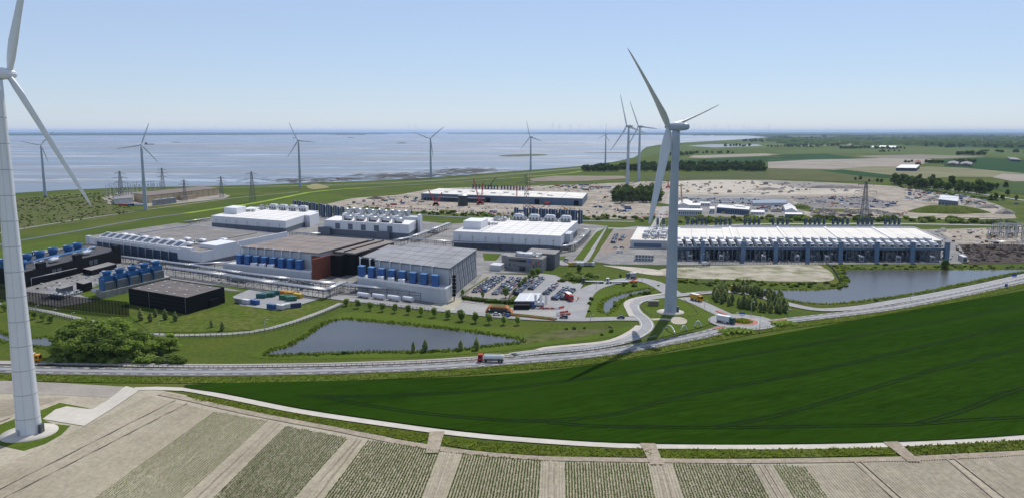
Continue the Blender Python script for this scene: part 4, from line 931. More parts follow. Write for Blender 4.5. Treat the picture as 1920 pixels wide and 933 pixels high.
# ------------------------------------------------------------------ vegetation
def quads_mesh(name, C_, A_, B_, m):
    """numpy: centres C, half-axes A and B -> one mesh of quads"""
    n = len(C_); V = np.empty((n,4,3)); V[:,0] = C_-A_-B_; V[:,1] = C_+A_-B_; V[:,2] = C_+A_+B_; V[:,3] = C_-A_+B_
    me = bpy.data.meshes.new(name); me.vertices.add(n*4); me.vertices.foreach_set('co', V.reshape(-1).astype(np.float32))
    me.loops.add(n*4); me.loops.foreach_set('vertex_index', np.arange(n*4, dtype=np.int32))
    me.polygons.add(n); me.polygons.foreach_set('loop_start', np.arange(0,n*4,4, dtype=np.int32))
    me.update(calc_edges=True); me.materials.append(m); return me
def leaf_cloud(blobs, n, size, seed, m, name='crown'):
    r = np.random.RandomState(seed); w_ = np.array([b[3]*b[4]*b[5] for b in blobs])**.67; w_ /= w_.sum()
    idx = r.choice(len(blobs), n, p=w_); bl = np.array(blobs)[idx]
    d = r.normal(size=(n,3)); d /= np.linalg.norm(d,axis=1)[:,None]; rad = (.55+.5*r.rand(n)**.6)[:,None]
    Cc = bl[:,:3]+d*rad*bl[:,3:6]; Cc[:,2] = np.maximum(Cc[:,2], .05)
    nrm = d*.8+r.normal(size=(n,3))*.5; nrm[:,2] += .8; nrm /= np.linalg.norm(nrm,axis=1)[:,None]
    t = np.cross(nrm, r.normal(size=(n,3))); t /= np.linalg.norm(t,axis=1)[:,None]; b = np.cross(nrm,t)
    s = (size*(.6+.8*r.rand(n)))[:,None]
    return quads_mesh(name, Cc, t*s, b*s*.8, m)
def trunk_mesh(h, r, seed, limbs=5, spread=.25):
    rr = random.Random(seed); mb = MB(); mb.tube((0,0,-.1),(0,0,h*.45),r,r*.75,7); mb.tube((0,0,h*.45),(rr.uniform(-.1,.1)*h,rr.uniform(-.1,.1)*h,h*.85),r*.75,r*.2,6)
    for i in range(limbs):
        a = rr.uniform(0,6.28); z = h*rr.uniform(.25,.5); mb.tube((0,0,z),(math.cos(a)*h*spread,math.sin(a)*h*spread,z+h*rr.uniform(.15,.3)),r*.45,r*.12,5)
    return mb.mesh('trunk', bark)
def tree_proto(kind, seed):
    r = random.Random(seed); bl = []
    if kind == 'round':      # unit height 1
        bl = [(r.uniform(-.13,.13),r.uniform(-.13,.13),r.uniform(.28,.82),r.uniform(.13,.23),r.uniform(.13,.23),r.uniform(.13,.2)) for _ in range(10)]
        return trunk_mesh(1,.03,seed), leaf_cloud(bl, 650, .04, seed, leaf[0])
    if kind == 'big':
        for _ in range(26):
            a = r.uniform(0,6.28); q = r.uniform(0,.36); bl.append((math.cos(a)*q,math.sin(a)*q,r.uniform(.22,.86-q*.5),r.uniform(.09,.19),r.uniform(.09,.19),r.uniform(.08,.15)))
        return trunk_mesh(1,.028,seed,8), leaf_cloud(bl, 3000, .022, seed, leaf[0])
    if kind == 'dark':
        for _ in range(14):
            a = r.uniform(0,6.28); q = r.uniform(0,.28); bl.append((math.cos(a)*q,math.sin(a)*q,r.uniform(.2,.85-q*.6),r.uniform(.12,.2),r.uniform(.12,.2),r.uniform(.1,.17)))
        return trunk_mesh(1,.03,seed), leaf_cloud(bl, 1100, .036, seed, leaf[1])
    if kind == 'column':
        for k in range(9):
            z = .16+.78*k/8; w_ = .15*math.sin(math.pi*min(.95,.25+.72*k/8))+.03; bl.append((r.uniform(-.03,.03),r.uniform(-.03,.03),z,w_,w_,.1))
        return trunk_mesh(1,.022,seed,3,.1), leaf_cloud(bl, 520, .036, seed, leaf[2])
    if kind == 'shrub':
        for _ in range(8):
            a = r.uniform(0,6.28); q = r.uniform(0,.4); bl.append((math.cos(a)*q,math.sin(a)*q,r.uniform(.2,.65-q*.4),r.uniform(.2,.34),r.uniform(.2,.34),r.uniform(.18,.3)))
        return None, leaf_cloud(bl, 330, .085, seed, leaf[r.choice((0,1,2))], 'shrub')
PROTO = {k: [tree_proto(k, 100*i+j) for j in range(n)] for i,(k,n) in enumerate([('round',5),('big',7),('dark',6),('column',5),('shrub',8)])}
rv = random.Random(21)
def tree(kind, u, v, hpx, label, group, world=None, name=None, wf=1.0):
    p = world if world is not None else G(u, v); s = hpx/pxm(p) if world is None else hpx
    tr, cr = rv.choice(PROTO[kind]); rz = rv.uniform(0,6.28); sc_ = (s*wf,s*wf,s)
    if kind == 'shrub':
        o = link('shrub', cr, None, (p.x,p.y,0), rz, (s*wf,s*wf,s*.8)); return setp(o, label, 'shrub', group)
    t = empty(name or 'tree', (p.x,p.y,0), label, 'tree', group, rz); t.scale = sc_
    link('trunk', tr, t); link('crown', cr, t); return t
rowA = [(649,573,16),(671,577,16),(694,581,16),(717,583,16),(740,585.5,17),(765,588,17),(789,591.5,18),(814,594,18),(840,597,18),(865,601,23),(892,604,21),(917,606.5,20),(944,608,17),(971,608.5,16)]
for i,(u,v,h_) in enumerate(rowA): tree('round',u,v,h_*1.12,'young round tree in the row above the large pond, %s from the left' % ordn[i],'tree row above the large pond')
for i,(u,v,h_) in enumerate([(-12,577,17),(9,583,18),(31,588,17),(53,593,19),(66,597,17),(81,601,18),(96,604,18)]): tree('round',u,v,h_,'small round tree beside the narrow pond, %s from the left edge' % ordn[i],'round trees beside the narrow pond', wf=1.15)
for i,(u,v,h_) in enumerate([(264,600,22),(282,603,19),(292,594,16),(310,599,21),(329,602,19),(397,613,15),(417,619,19)]): tree('column',u,v,h_,'slim willow on the bank before the black warehouse, %s from the left' % ordn[i],'willows before the black warehouse', wf=1.3)
for i,(u,v,h_,k) in enumerate([(775,660,22,'column'),(797,658.5,23,'column'),(864,656,20,'column'),(893,655,23,'column')]): tree(k,u,v,h_,'slender tree on the lower bank of the large pond, %s from the left' % ordn[i],'slender trees below the large pond', wf=1.35 if i else .95)
for (u,v,h_) in [(582,665,7),(595,666,7),(626,663,7),(634,664,8),(644,663,9),(714,661,7),(765,661,7),(812,659,9),(823,658,9),(1062,617,7),(1077,617,9),(1096,616,7),(1143,613,9),(1147,622,9),(1128,628,6)]: tree('shrub',u,v,h_,'small bush on the bank of the large pond','bushes round the large pond')
# the big clump by the highway
big = [(128,668,62),(150,660,72),(172,655,70),(196,662,80),(214,652,66),(235,660,64),(256,664,58),(185,674,62),(215,675,60),(150,676,52),(274,668,46),(300,664,40),(318,656,36),(245,676,46),(118,676,44)]
for i,(u,v,h_) in enumerate(big): tree('big',u,v,h_*1.0,'tall leafy tree in the dense clump by the highway, %s in the clump' % ('%s' % ordn[i]),'trees of the dense clump by the highway', wf=1.25)
for i in range(34):
    u = 102+i*7+rv.uniform(-3,3); tree('shrub',u,680+rv.uniform(-3,1.5),rv.uniform(14,24),'bush at the foot of the dense clump by the highway','bushes at the foot of the dense clump', wf=1.2)
# island grove
gp = [(1336,556),(1345,548),(1372,544),(1400,545),(1415,551),(1440,557),(1462,563),(1475,572),(1476,586),(1450,586),(1420,582),(1395,578),(1365,573),(1345,566)]
gw = [G(*p) for p in gp]
pts = []
for (x,y) in rand_in([(p.x,p.y) for p in gw], 400, rv):
    edge = min(((x-a.x)**2+(y-a.y)**2) for a in crom(gw, closed=True, n=4))**.5
    if edge < 7 and all((x-a)**2+(y-b)**2 > 4 for a,b in pts) and len(pts) < 70: pts.append((x,y))
for x,y in pts: tree('column',0,0,rv.uniform(5,8),'slim grey-green tree in the grove above the roundabout','grove above the roundabout',world=Vector((x,y,0)), wf=1.25)
for (u,v,h_) in [(1108,562,10),(1106,570,10),(1153,568,10),(1153,576,9),(1183,555,9),(1189,537,9),(1200,551,7),(1209,551,10),(1217,550,10),(1104,584,6),(1140,590,5),(1170,536,6),(1235,536,5)]: tree('shrub',u,v,h_,'round bush beside the small curved pond','bushes beside the small pond')
tree('dark',1085,508,15,'dark round tree behind the truck loop','tree behind the truck loop'); tree('shrub',1105,514,7,'lone bush right of the dark round tree','lone bush'); tree('dark',1772,504,20,'tall dark tree on the far bank of the long pond','tree on the long pond bank'); tree('dark',1163,520,9,'small dark tree above the parked flatbed trucks','tree above the flatbeds')
for i in range(26): tree('shrub',1045+rv.uniform(0,75),519+rv.uniform(-3,9),rv.uniform(6,14),'bush in the thicket behind the visitor car park','thicket behind the visitor car park',wf=1.3)
for (u,v,h_) in [(1000,520,19),(1008,517,20),(993,525,12),(980,536,12),(974,540,13),(965,549,11),(867,553,12),(905,558,14),(948,558,22),(984,531,14)]: tree('round',u,v,h_,'small car park tree','trees in the staff car park')
def mass(name, items, label, cat_kind='stuff'):
    Vs = []; mats = None; M0 = {}
    for kind, p, s, wf in items:
        cr = rv.choice(PROTO[kind])[1]; mt = cr.materials[0]
        co = np.empty(len(cr.vertices)*3, np.float32); cr.vertices.foreach_get('co', co); co = co.reshape(-1,3).copy()
        a = rv.uniform(0,6.28); x = co[:,0]*math.cos(a)-co[:,1]*math.sin(a); y = co[:,0]*math.sin(a)+co[:,1]*math.cos(a)
        M0.setdefault(mt, []).append(np.stack([x*s*wf+p.x, y*s*wf+p.y, co[:,2]*s],1))
    me = bpy.data.meshes.new(name); V = np.concatenate([q for m_ in M0 for q in M0[m_]]); n = len(V)//4
    me.vertices.add(n*4); me.vertices.foreach_set('co', V.reshape(-1).astype(np.float32)); me.loops.add(n*4); me.loops.foreach_set('vertex_index', np.arange(n*4, dtype=np.int32))
    me.polygons.add(n); me.polygons.foreach_set('loop_start', np.arange(0,n*4,4, dtype=np.int32))
    mi = np.concatenate([np.full(len(q)//4, k, np.int32) for k, m_ in enumerate(M0) for q in M0[m_]]); 
    for m_ in M0: me.materials.append(m_)
    me.polygons.foreach_set('material_index', mi); me.update(calc_edges=True)
    setp(link(name, me), label, None, None, 'stuff')
def mass_shrubs(name, px, n, hp, label):
    w_ = [(G(*p).x,G(*p).y) for p in px]; it = []
    for (x,y) in rand_in(w_, n, rv):
        p = Vector((x,y,0)); it.append(('shrub', p, rv.uniform(*hp)/pxm(p), 1.35))
    mass(name, it, label)
def scatter_shrubs(px, n, hp, label, group):
    w_ = [(G(*p).x,G(*p).y) for p in px]
    for (x,y) in rand_in(w_, n, rv):
        p = Vector((x,y,0)); tree('shrub',0,0,rv.uniform(*hp)/pxm(p),label,group,world=p,wf=1.35)
scatter_shrubs([(1270,525),(1330,523),(1420,527),(1500,531),(1560,530),(1585,534),(1560,540),(1480,538),(1400,538),(1330,536),(1275,533)], 75, (3.5,8), 'bush in the green belt before the sandy strip', 'bushes before the sandy strip')
scatter_shrubs([(1572,505),(1582,508),(1592,528),(1585,540),(1565,544),(1578,530)], 26, (4,8), 'bush on the left bank of the long pond', 'bushes on the left bank of the long pond')
scatter_shrubs([(1560,497),(1780,498),(1920,498),(1920,503),(1770,504),(1575,505)], 60, (3.5,8), 'bush on the far bank of the long pond', 'bushes on the far bank of the long pond')
scatter_shrubs([(1640,562),(1740,546),(1840,526),(1900,514),(1900,517),(1840,529),(1740,549),(1640,565)], 22, (2.5,5), 'small bush between the long pond and the road', 'bushes between the long pond and the road')
mass_shrubs('undergrowth', [(640,395),(760,401),(900,408),(1080,413),(1230,416),(1230,409),(1080,406),(900,402),(760,396),(640,390)], 110, (4,9), 'band of bushes behind the white halls')
mass_shrubs('undergrowth', [(1275,411),(1460,410),(1660,410),(1900,416),(1900,423),(1660,416),(1460,416),(1275,418)], 130, (6,12), 'band of bushes behind the long hall')
mass_shrubs('scrub', [(0,376),(60,371),(120,366),(180,362),(225,366),(215,380),(262,393),(236,401),(150,415),(60,428),(0,438)], 460, (1.5,3.8), 'low olive bushes in the scrubland behind the shore')
# poplar clump, wood, tree belts
for (u0,u1,n,v) in [(1152,1186,11,382),(1192,1236,15,381)]:
    for i in range(n): tree('dark',u0+(u1-u0)*(i+.5)/n+rv.uniform(-2,2),v-rv.uniform(0,9),rv.uniform(26,33),'big dark tree in the %s half of the poplar clump' % ('left' if u0 < 1190 else 'right'),'poplar clump', wf=1.0)
it = []
for i in range(110):
    u = 1096+i*3.1+rv.uniform(-2,2); p = G(u,321.5+rv.uniform(-4,.5)+max(0,(1150-u)*.01)); it.append(('dark',p,rv.uniform(10,15)/pxm(p),1.3))
for i in range(40): p = G(1200+i*6+rv.uniform(-3,3),313+rv.uniform(-2,1)); it.append(('dark',p,rv.uniform(9,14)/pxm(p),1.3))
mass('wood', it, 'long dark wood behind the building sites')
for i in range(46):
    t = i/45; tree('dark',1676+t*176+rv.uniform(-3,3),345+t*17+rv.uniform(-6,4),rv.uniform(13,24),'leafy tree in the belt beside the far road','tree belt beside the far road',wf=1.05)
for i,(u,v,h_) in enumerate([(1860,356,14),(1868,354,12),(1885,352,13),(1889,367,13),(1866,374,14),(1880,376,12),(1858,376,12),(1905,376,11),(1604,338,7),(1613,337,8),(1630,341,6),(1645,342,8),(1652,342,8)]): tree('dark',u,v,h_,'round tree standing apart near the tree belt','single trees near the tree belt',wf=1.1)
mass('far_hedge', [('shrub',q,rv.uniform(3,6)/pxm(q),1.3) for q in [G(1690+i*4+rv.uniform(-2,2),352+i*.55+rv.uniform(-1,1)) for i in range(46)]], 'hedge of bushes along the far road')
for (us,v,h_,lb) in [(range(1700,1714,5),305,6,'left end of the far farm'),(range(1738,1770,5),306.5,8,'far farmyard'),(range(1790,1830,5),305,8,'far farm at the right'),(range(1795,1822,5),291,10,'farmstead beyond the pasture'),(range(1832,1850,5),291,9,'second farmstead beyond the pasture'),(range(1578,1630,5),279,7,'white-roofed far farm'),(range(1640,1700,6),279.5,6,'white-roofed far farm yard'),(range(1362,1410,6),275,6,'coast beyond the wood'),(range(1288,1300,4),290,8,'coast path'),(range(1300,1380,9),288,6,'field edge behind the wood'),(range(1440,1540,6),276,5,'lane before the far farms'),(range(1246,1290,6),292,8,'far end of the wood')]:
    for u in us: tree('dark',u+rv.uniform(-2,2),v+rv.uniform(-.5,.5),h_*rv.uniform(.7,1.1),'distant dark tree at the '+lb,'trees at the '+lb,wf=1.5)
# far woods that read as one mass
def belt(name, spans, label, m, n, hm, seed):
    r = np.random.RandomState(seed); Cs = []
    for (u0,v0,u1,v1,w8) in spans:
        k = int(n*w8); t = r.rand(k)
        for q in t:
            p = G(u0+(u1-u0)*q+r.normal()*.4, v0+(v1-v0)*q+r.normal()*.12); Cs.append((p.x,p.y,hm*r.rand()**1.3*(.6+.4*math.sin(q*60+u0)),p.y))
    Cs = np.array(Cs); k = len(Cs); s = (Cs[:,3]*.0011*(.5+r.rand(k)))[:,None]; s = np.minimum(s, 9)
    a = r.rand(k)*6.28; A = np.stack([np.ones(k),np.zeros(k)+.2*np.sin(a),np.zeros(k)],1)*s*2.0; B = np.stack([np.zeros(k),.4*np.cos(a),np.ones(k)*.9],1)*s*.7
    me = quads_mesh(name, Cs[:,:3], A, B, m); setp(link(name, me), label, None, None, 'stuff')
rb_ = random.Random(5); it = []
for (u0,u1,v0,v1,n,h0,h1) in [(1735,1925,270,277.5,70,4,7),(1700,1925,263,267,45,3,5),(1600,1700,262,263.5,22,3,5),(1440,1540,259,261,26,3,5),(1540,1640,257,258,22,2.5,4),(1465,1580,273,275,26,3,5),(1660,1760,259,260,20,2.5,4),(1780,1925,258,260,26,2.5,4.5),(1390,1450,267,264,16,3.5,6),(1480,1530,267,266.5,14,3,5),(1590,1650,268,268.5,16,3,5),(1840,1925,284,287,18,4,6),(1650,1700,285,284,8,3,5),(1520,1600,254.5,255,20,2,3.5),(1640,1900,254.5,256,40,2,3.5)]:
    for i in range(n): p = G(u0+(u1-u0)*rb_.random(), v0+(v1-v0)*rb_.random()+rb_.gauss(0,.25)); it.append(('dark',p,rb_.uniform(h0,h1)/pxm(p),1.7))
mass('far_trees', it, 'dark distant tree lines scattered over the far plain')
sp = [(rb_.uniform(1430,1900),v := rb_.uniform(257.5,273),0,0,0) for _ in range(70)]
sp = [(u,v,u+rb_.uniform(15,90),v+rb_.uniform(-.6,.6),rb_.uniform(.3,1)) for u,v,*_ in sp]
belt('far_woods', sp+[(1740,270,1920,276,2),(1600,272,1700,271,1.5),(1440,266,1500,262,1)], 'hazy rows of trees across the far plain', leaf[1], 620, 17, 1)
belt('horizon_woods', [(1180+i*40,252.2+rb_.uniform(-.6,3)+max(0,(i-6)*.4),1180+i*40+rb_.uniform(30,80),252.4+rb_.uniform(-.6,3)+max(0,(i-6)*.4),1) for i in range(21)]+[(985,250.2,1420,252.5,5)], 'blue hazy tree lines under the horizon', leaf[1], 420, 24, 2)
belt('far_shore_trees', [(i*42-40,253.6-rb_.uniform(0,2.5),i*42+rb_.uniform(20,60),253.6-rb_.uniform(0,2.5),1) for i in range(17)]+[(500,252.6,845,249.9,4),(0,253.6,500,252.6,6)], 'blue hazy trees on the far shore', leaf[1], 300, 26, 3)
# grass tufts, reeds
def tufts(name, pts, h, m, label, seed, kind='stuff', nb_=3, wr=.5):
    r = np.random.RandomState(seed); Pn = np.array([(p[0],p[1],p[2] if len(p) > 2 else 0) for p in pts]); n = len(Pn)*nb_
    Pn = np.repeat(Pn, nb_, 0); a = r.rand(n)*6.28; hh = h*(.5+r.rand(n)); wv = hh*wr
    Cc = Pn+np.stack([r.normal(size=n)*h*.3,r.normal(size=n)*h*.3,hh*.45],1); A = np.stack([np.cos(a),np.sin(a),np.zeros(n)],1)*wv[:,None]*.5
    tilt = r.normal(size=n)*.9; B = np.stack([-np.sin(a)*tilt,np.cos(a)*tilt,np.ones(n)],1)*hh[:,None]*.5
    setp(link(name, quads_mesh(name, Cc, A, B, m)), label, None, None, kind)
def band_pts(c, d0, d1, dens, rng_):
    out = []
    for i in range(len(c)-1):
        L = (c[i+1]-c[i]).length; t = (c[i+1]-c[i]).normalized() if L > 0 else Vector((1,0,0)); n_ = Vector((-t.y,t.x,0)); k = L*abs(d1-d0)*dens; k = int(k)+(rng_.random() < k-int(k))
        for _ in range(k): q = c[i].lerp(c[i+1], rng_.random())+n_*rng_.uniform(d0,d1); out.append((q.x,q.y,q.z))
    return out
def closed(w_): return [Vector((p[0],p[1],0)) for p in w_]+[Vector((w_[0][0],w_[0][1],0))]
rt = random.Random(31)
for nm, w_, lb, d in [('reeds',p1,'reeds and tall grass round the large pond',3.5),('reeds',p2,'reeds along the long pond',2.6),('reeds',p3,'reeds round the small curved pond',3.0),('reeds',p4,'reeds along the narrow pond',2.6)]:
    c = closed(w_); cw = sum(c[i].x*c[i+1].y-c[i+1].x*c[i].y for i in range(len(c)-1)); sgn = -1 if cw > 0 else 1
    tufts('reeds', band_pts(c, -.3*sgn, d*sgn, .9, rt), .8, reed_m, lb, int(d*10))
verge = line([(-150,702),(0,706),(100,708.5),(200,710.3),(300,711.3),(400,711.5),(520,710),(640,707),(800,700.5),(900,693.7),(1020,684),(1100,676.8),(1170,666.3),(1260,650),(1330,636),(1400,622.5),(1470,612),(1540,602.5),(1675,585),(1760,568.5),(1840,551.8),(1920,533)], 6)
ribbon('verge_bank', verge, -4.5, 4.5, .22, grass_long, 'rough grassy bank between the highway and the wheat')
tufts('verge_grass', band_pts(verge, -4.5, 3.8, 1.1, rt), .55, reed_m, 'tall rough grass on the bank between highway and wheat', 7)
for i, px in enumerate([[(350,741),(420,750),(560,777),(700,801),(800,814),(811,821),(782,829),(650,804),(480,772),(365,750)],[(820,821),(900,829),(1050,838),(1220,842),(1224,857),(1050,856),(900,846),(836,834)],[(1240,843),(1500,842.5),(1672,838),(1680,852),(1500,857.5),(1240,859)],[(1700,837),(1920,824),(2150,803),(2150,823),(1920,843),(1712,854)]]):
    w_ = patch('track_bank', px, .2, grass_long, 'overgrown grassy bank along the farm track, %s from the left' % ordn[i], smooth=False)
    tufts('bank_grass', rand_in([(p[0],p[1]) for p in w_], int(area(w_)*2), rt), .55, leaf[3], 'tall green grass on the %s track bank from the left' % ordn[i], 60+i)
hed = line([(868,560.5),(905,565),(950,569),(968,567)],4); tufts('hedge', band_pts(hed,-.9,.9,6,rt), 1.6, leaf[1], 'clipped dark hedge along the car park', 91, nb_=4)
o = bpy.data.objects['hedge']; o['kind'] = 'thing'; o['category'] = 'hedge'
cir = [Vector((rc.x+4*math.cos(i*.3)*rt.random(),rc.y+4*math.sin(i*.3)*rt.random(),.5)) for i in range(240)]
tufts('island_grass', cir, .9, reed_m, 'tall grass on the roundabout island', 92)
for (u,v,du,dv) in [(1378,623,24,4),(1470,609,20,3)]:
    tufts('bank_scrub', [tuple(G(u+rt.gauss(0,du*.4),v+rt.gauss(0,dv*.4))) for _ in range(320)], 1.5, leaf[0], 'low green scrub mound beside the roundabout at the %s' % ('left' if u < 1400 else 'right'), u)

# ------------------------------------------------------------------ crop rows of the foreground field
def rows(TL, BL, TR, BR, spacing, green, label, seed, bend=0):
    r = np.random.RandomState(seed); tl, bl_, tr_, br_ = [G(*p) for p in (TL,BL,TR,BR)]
    nrow = max(2, int((tr_-tl).length/spacing)); mb = MB(); plants = []
    for i in range(nrow+1):
        t = i/nrow; a = tl.lerp(tr_,t); b = bl_.lerp(br_,t); d = (b-a); L = d.length; d.normalize(); n_ = Vector((-d.y,d.x,0)); k = 7
        prev = None
        for j in range(k+1):
            c = a.lerp(b,j/k)+n_*float(r.normal()*.03); z = .1; l_, m_, r_ = c-n_*.3, c, c+n_*.3
            cur = [(l_.x,l_.y,z+PN[0]*.0006),(m_.x,m_.y,.42+float(r.normal()*.04)),(r_.x,r_.y,z+PN[0]*.0006)]
            if prev: mb.face([prev[0],cur[0],cur[1],prev[1]]); mb.face([prev[1],cur[1],cur[2],prev[2]])
            prev = cur
        if green:
            s = float(r.rand()*1.4)
            while s < L:
                gap = r.rand() < .06
                if not gap: q = a+d*s+n_*float(r.normal()*.05); plants.append((q.x,q.y,.36))
                s += .34+.1*r.rand()
    o = mb.build('soil_ridges', soil); setp(o, 'tilled ridges of the '+label, None, None, 'stuff')
    if green:
        n = len(plants)*4; Pn = np.repeat(np.array(plants),4,0); a = r.rand(n)*6.28; el = .3+.7*r.rand(n); s = (.11+.09*r.rand(n))*green
        A = np.stack([-np.sin(a),np.cos(a),np.zeros(n)],1)*s[:,None]*.6; B = np.stack([np.cos(a)*np.cos(el),np.sin(a)*np.cos(el),np.sin(el)],1)*s[:,None]
        setp(link('crop_plants', quads_mesh('crop_plants', Pn+B*.8, A, B, crop_m)), 'rows of young green plants in the '+label, None, None, 'stuff')
        
ST = [((404,772),(165,945),(502,788.5),(330,945),.85,'first green crop strip from the left'),((538,799),(392,945),(653,820.5),(541,945),1.1,'second green crop strip from the left'),((692,825.5),(603,945),(824,843.5),(785,945),1.2,'third green crop strip from the left'),((869,851.5),(836,945),(1013,862),(1008,945),1.2,'fourth green crop strip from the left'),((1061,866),(1062,945),(1213,868.5),(1229,945),1.15,'fifth green crop strip from the left'),((1262,868.5),(1288,945),(1407,871.5),(1447,945),1.1,'sixth green crop strip from the left'),((1450,870.5),(1497,945),(1507,875.5),(1560,945),1.0,'narrow last green crop strip')]
for i, s in enumerate(ST): rows(*s[:4], .84, s[4], s[5], 300+i)
for i, s in enumerate([((280,742),(-150,950),(398,771),(150,950),'wide bare strip right of the near turbine'),((508,790),(340,948),(532,797),(384,948),'bare lane between the first two crop strips'),((659,821),(549,948),(686,824.5),(594,948),'bare lane between the second and third crop strips'),((830,844.5),(793,948),(863,851),(828,948),'bare lane between the third and fourth crop strips'),((1019,863),(1016,948),(1055,866),(1055,948),'bare lane between the fourth and fifth crop strips'),((1219,868.5),(1237,948),(1256,868.5),(1281,948),'bare lane between the fifth and sixth crop strips'),((1413,871.5),(1456,948),(1444,871),(1490,948),'bare lane before the last crop strip'),((1513,874),(1570,948),(1608,868),(1690,948),'bare strip right of the last crop strip'),((1625,867),(1708,948),(1775,862),(1880,948),'bare strip before the right corner'),((1795,862),(1900,948),(2060,838),(2200,948),'bare strip in the right corner'),((-60,752),(-330,850),(130,745),(-60,800),'bare strip behind the near turbine')]):
    rows(*s[:4], .84, 0, s[4], 400+i)
for i,(a,b) in enumerate([((517,793),(352,948)),((525,795),(370,948)),((669,823),(561,948)),((677,824),(580,948)),((842,847),(805,948)),((852,849),(817,948)),((1033,865),(1030,948)),((1043,866),(1042,948)),((1232,869),(1252,948)),((1243,869),(1266,948)),((1424,872),(1468,948)),((1434,871),(1480,948)),((1601,866),(1690,948)),((1614,866),(1706,948)),((1776,862),(1878,948)),((1790,861),(1902,948)),((330,750),(-60,948)),((352,756),(-20,948)),((-100,830),(20,783)),]):
    ribbon('wheel_rut', crom([G(*a),G(*b)],step=8), -.32, .32, .46+.004*i, soil_track, 'dark wheel rut in the bare lanes of the soil field').update_tag()
ribbon('headland', line([(300,738),(360,750),(420,764),(520,785),(640,807),(740,828),(830,843),(920,853),(1010,859.5),(1220,863.5),(1400,865),(1680,861),(1920,849),(2150,825)],8), -1.6, 1.6, .36, soil_track, 'rutted headland along the ends of the crop rows')
for i,(u,v) in enumerate([(1222,850),(1688,845),(815,830)]): 
    p = G(u,v); patch('field_gate', None, .47+.02*i, soil_track, 'bare gateway through the grass bank, %s' % ['middle','right','left'][i], world=[p+Vector(q) for q in ((-2,-9,0),(2,-9,0),(2.5,9,0),(-2.5,9,0))], smooth=False)
# ------------------------------------------------------------------ vehicles
def car_meshes(kind):
    if kind == 'car': L,W,prof,cab = 4.3,1.8,[(-2.15,.35),(-2.15,.85),(-1.9,.95),(1.0,1.0),(2.0,.85),(2.15,.6),(2.15,.35)],[(-1.75,.97),(-1.25,1.48),(.35,1.48),(1.15,1.0)]
    elif kind == 'estate': L,W,prof,cab = 4.6,1.85,[(-2.3,.35),(-2.3,.95),(1.1,1.05),(2.15,.9),(2.3,.6),(2.3,.35)],[(-2.2,.98),(-2.0,1.6),(.3,1.6),(1.2,1.05)]
    else: L,W,prof,cab = 5.6,2.0,[(-2.8,.4),(-2.8,2.3),(1.2,2.3),(2.0,1.35),(2.75,1.15),(2.8,.4)],[(.9,1.4),(1.0,2.1),(1.28,2.1),(1.9,1.4)]
    mb = MB().mat(paint)
    def ext(p, w0, w1, m):
        mb.mat(m); n = len(p); zmax = max(q[1] for q in p); zmin = min(q[1] for q in p)
        wv = [w0+(w1-w0)*(q[1]-zmin)/(zmax-zmin+1e-6) for q in p]
        A = [(x,-w_/2,z) for (x,z),w_ in zip(p,wv)]; B = [(x,w_/2,z) for (x,z),w_ in zip(p,wv)]
        mb.face(A); mb.face(B[::-1])
        for i in range(n): j = (i+1)%n; mb.face([A[j],A[i],B[i],B[j]])
    ext(prof[::-1] if False else prof, W, W*.96, paint)
    for x in (-L*.31,L*.31):
        for y in (-W/2+.12,W/2-.12): mb.mat(rubber).tube((x,y-.12,.33),(x,y+.12,.33),.33,n=10)
    body = mb.mesh('car', None)
    mb = MB(); ext(cab, W*.94, W*.74, glass_dk)
    if kind != 'van':
        z = cab[1][1]; mb.mat(paint).box(cab[1][0]+.1,cab[2][0]-.05,-W*.36,W*.36,z-.02,z+.05)
    return body, mb.mesh('windows', None)
CARS = {k: car_meshes(k) for k in ('car','estate','van')}
PAL = {'dark blue':(.015,.03,.07),'black':(.01,.01,.012),'silver':(.45,.46,.48),'white':(.72,.72,.72),'grey':(.14,.15,.16),'red':(.42,.02,.02),'blue':(.02,.07,.28)}
rc_ = random.Random(17)
def car(p, rz, colr, label, group, kind=None, small=False, name='parked_car'):
    kind = kind or rc_.choice(('car','car','estate')); b, w_ = CARS[kind]
    o = link(name, b, None, (p.x,p.y,p.z), rz, None, PAL[colr]); setp(o, label, 'van' if kind == 'van' else 'car', group)
    if not small: link('windows', w_, o, color=PAL[colr])
    return o
RZ = LAY*4+.3
def car_row(a, b, rowname, fill=.92, sp=2.55, pal=('dark blue','black','silver','grey','silver','black','white','dark blue','black','grey','black','dark blue','silver','red','blue')):
    A, B = G(*a), G(*b); L = (B-A).length; n = int(L/sp); d = (B-A).normalized(); rz = math.atan2(-d.x, d.y)
    for i in range(n):
        if rc_.random() > fill: continue
        c = rc_.choice(pal); p = A+d*(i+.5)*sp; p.z = RZ
        car(p, rz+(math.pi if rc_.random() < .4 else 0)+rc_.uniform(-.03,.03), c, '%s car parked in the %s' % (c, rowname), 'cars in the '+rowname)
for a,b,nm in [((889,549),(931,519.5),'first row of the staff car park'),((903,550),(944,520),'second row of the staff car park'),((927,553),(961,522),'third row of the staff car park'),((942,553),(977,523),'fourth row of the staff car park'),((966,553),(998,525),'row by the fence of the staff car park'),((994,544),(1018,521.5),'long visitor row beside the fence'),((1022,553),(1043,534),'second visitor row'),((1039,563),(1063,540),'third visitor row'),((1055,563),(1075,543),'fourth visitor row behind the red lorry')]: car_row(a,b,nm)
car_row((1149,457),(1156,441),'rank left of the long hall', 1, 3); car_row((1163,452),(1172,441),'second rank left of the long hall', .8, 3)
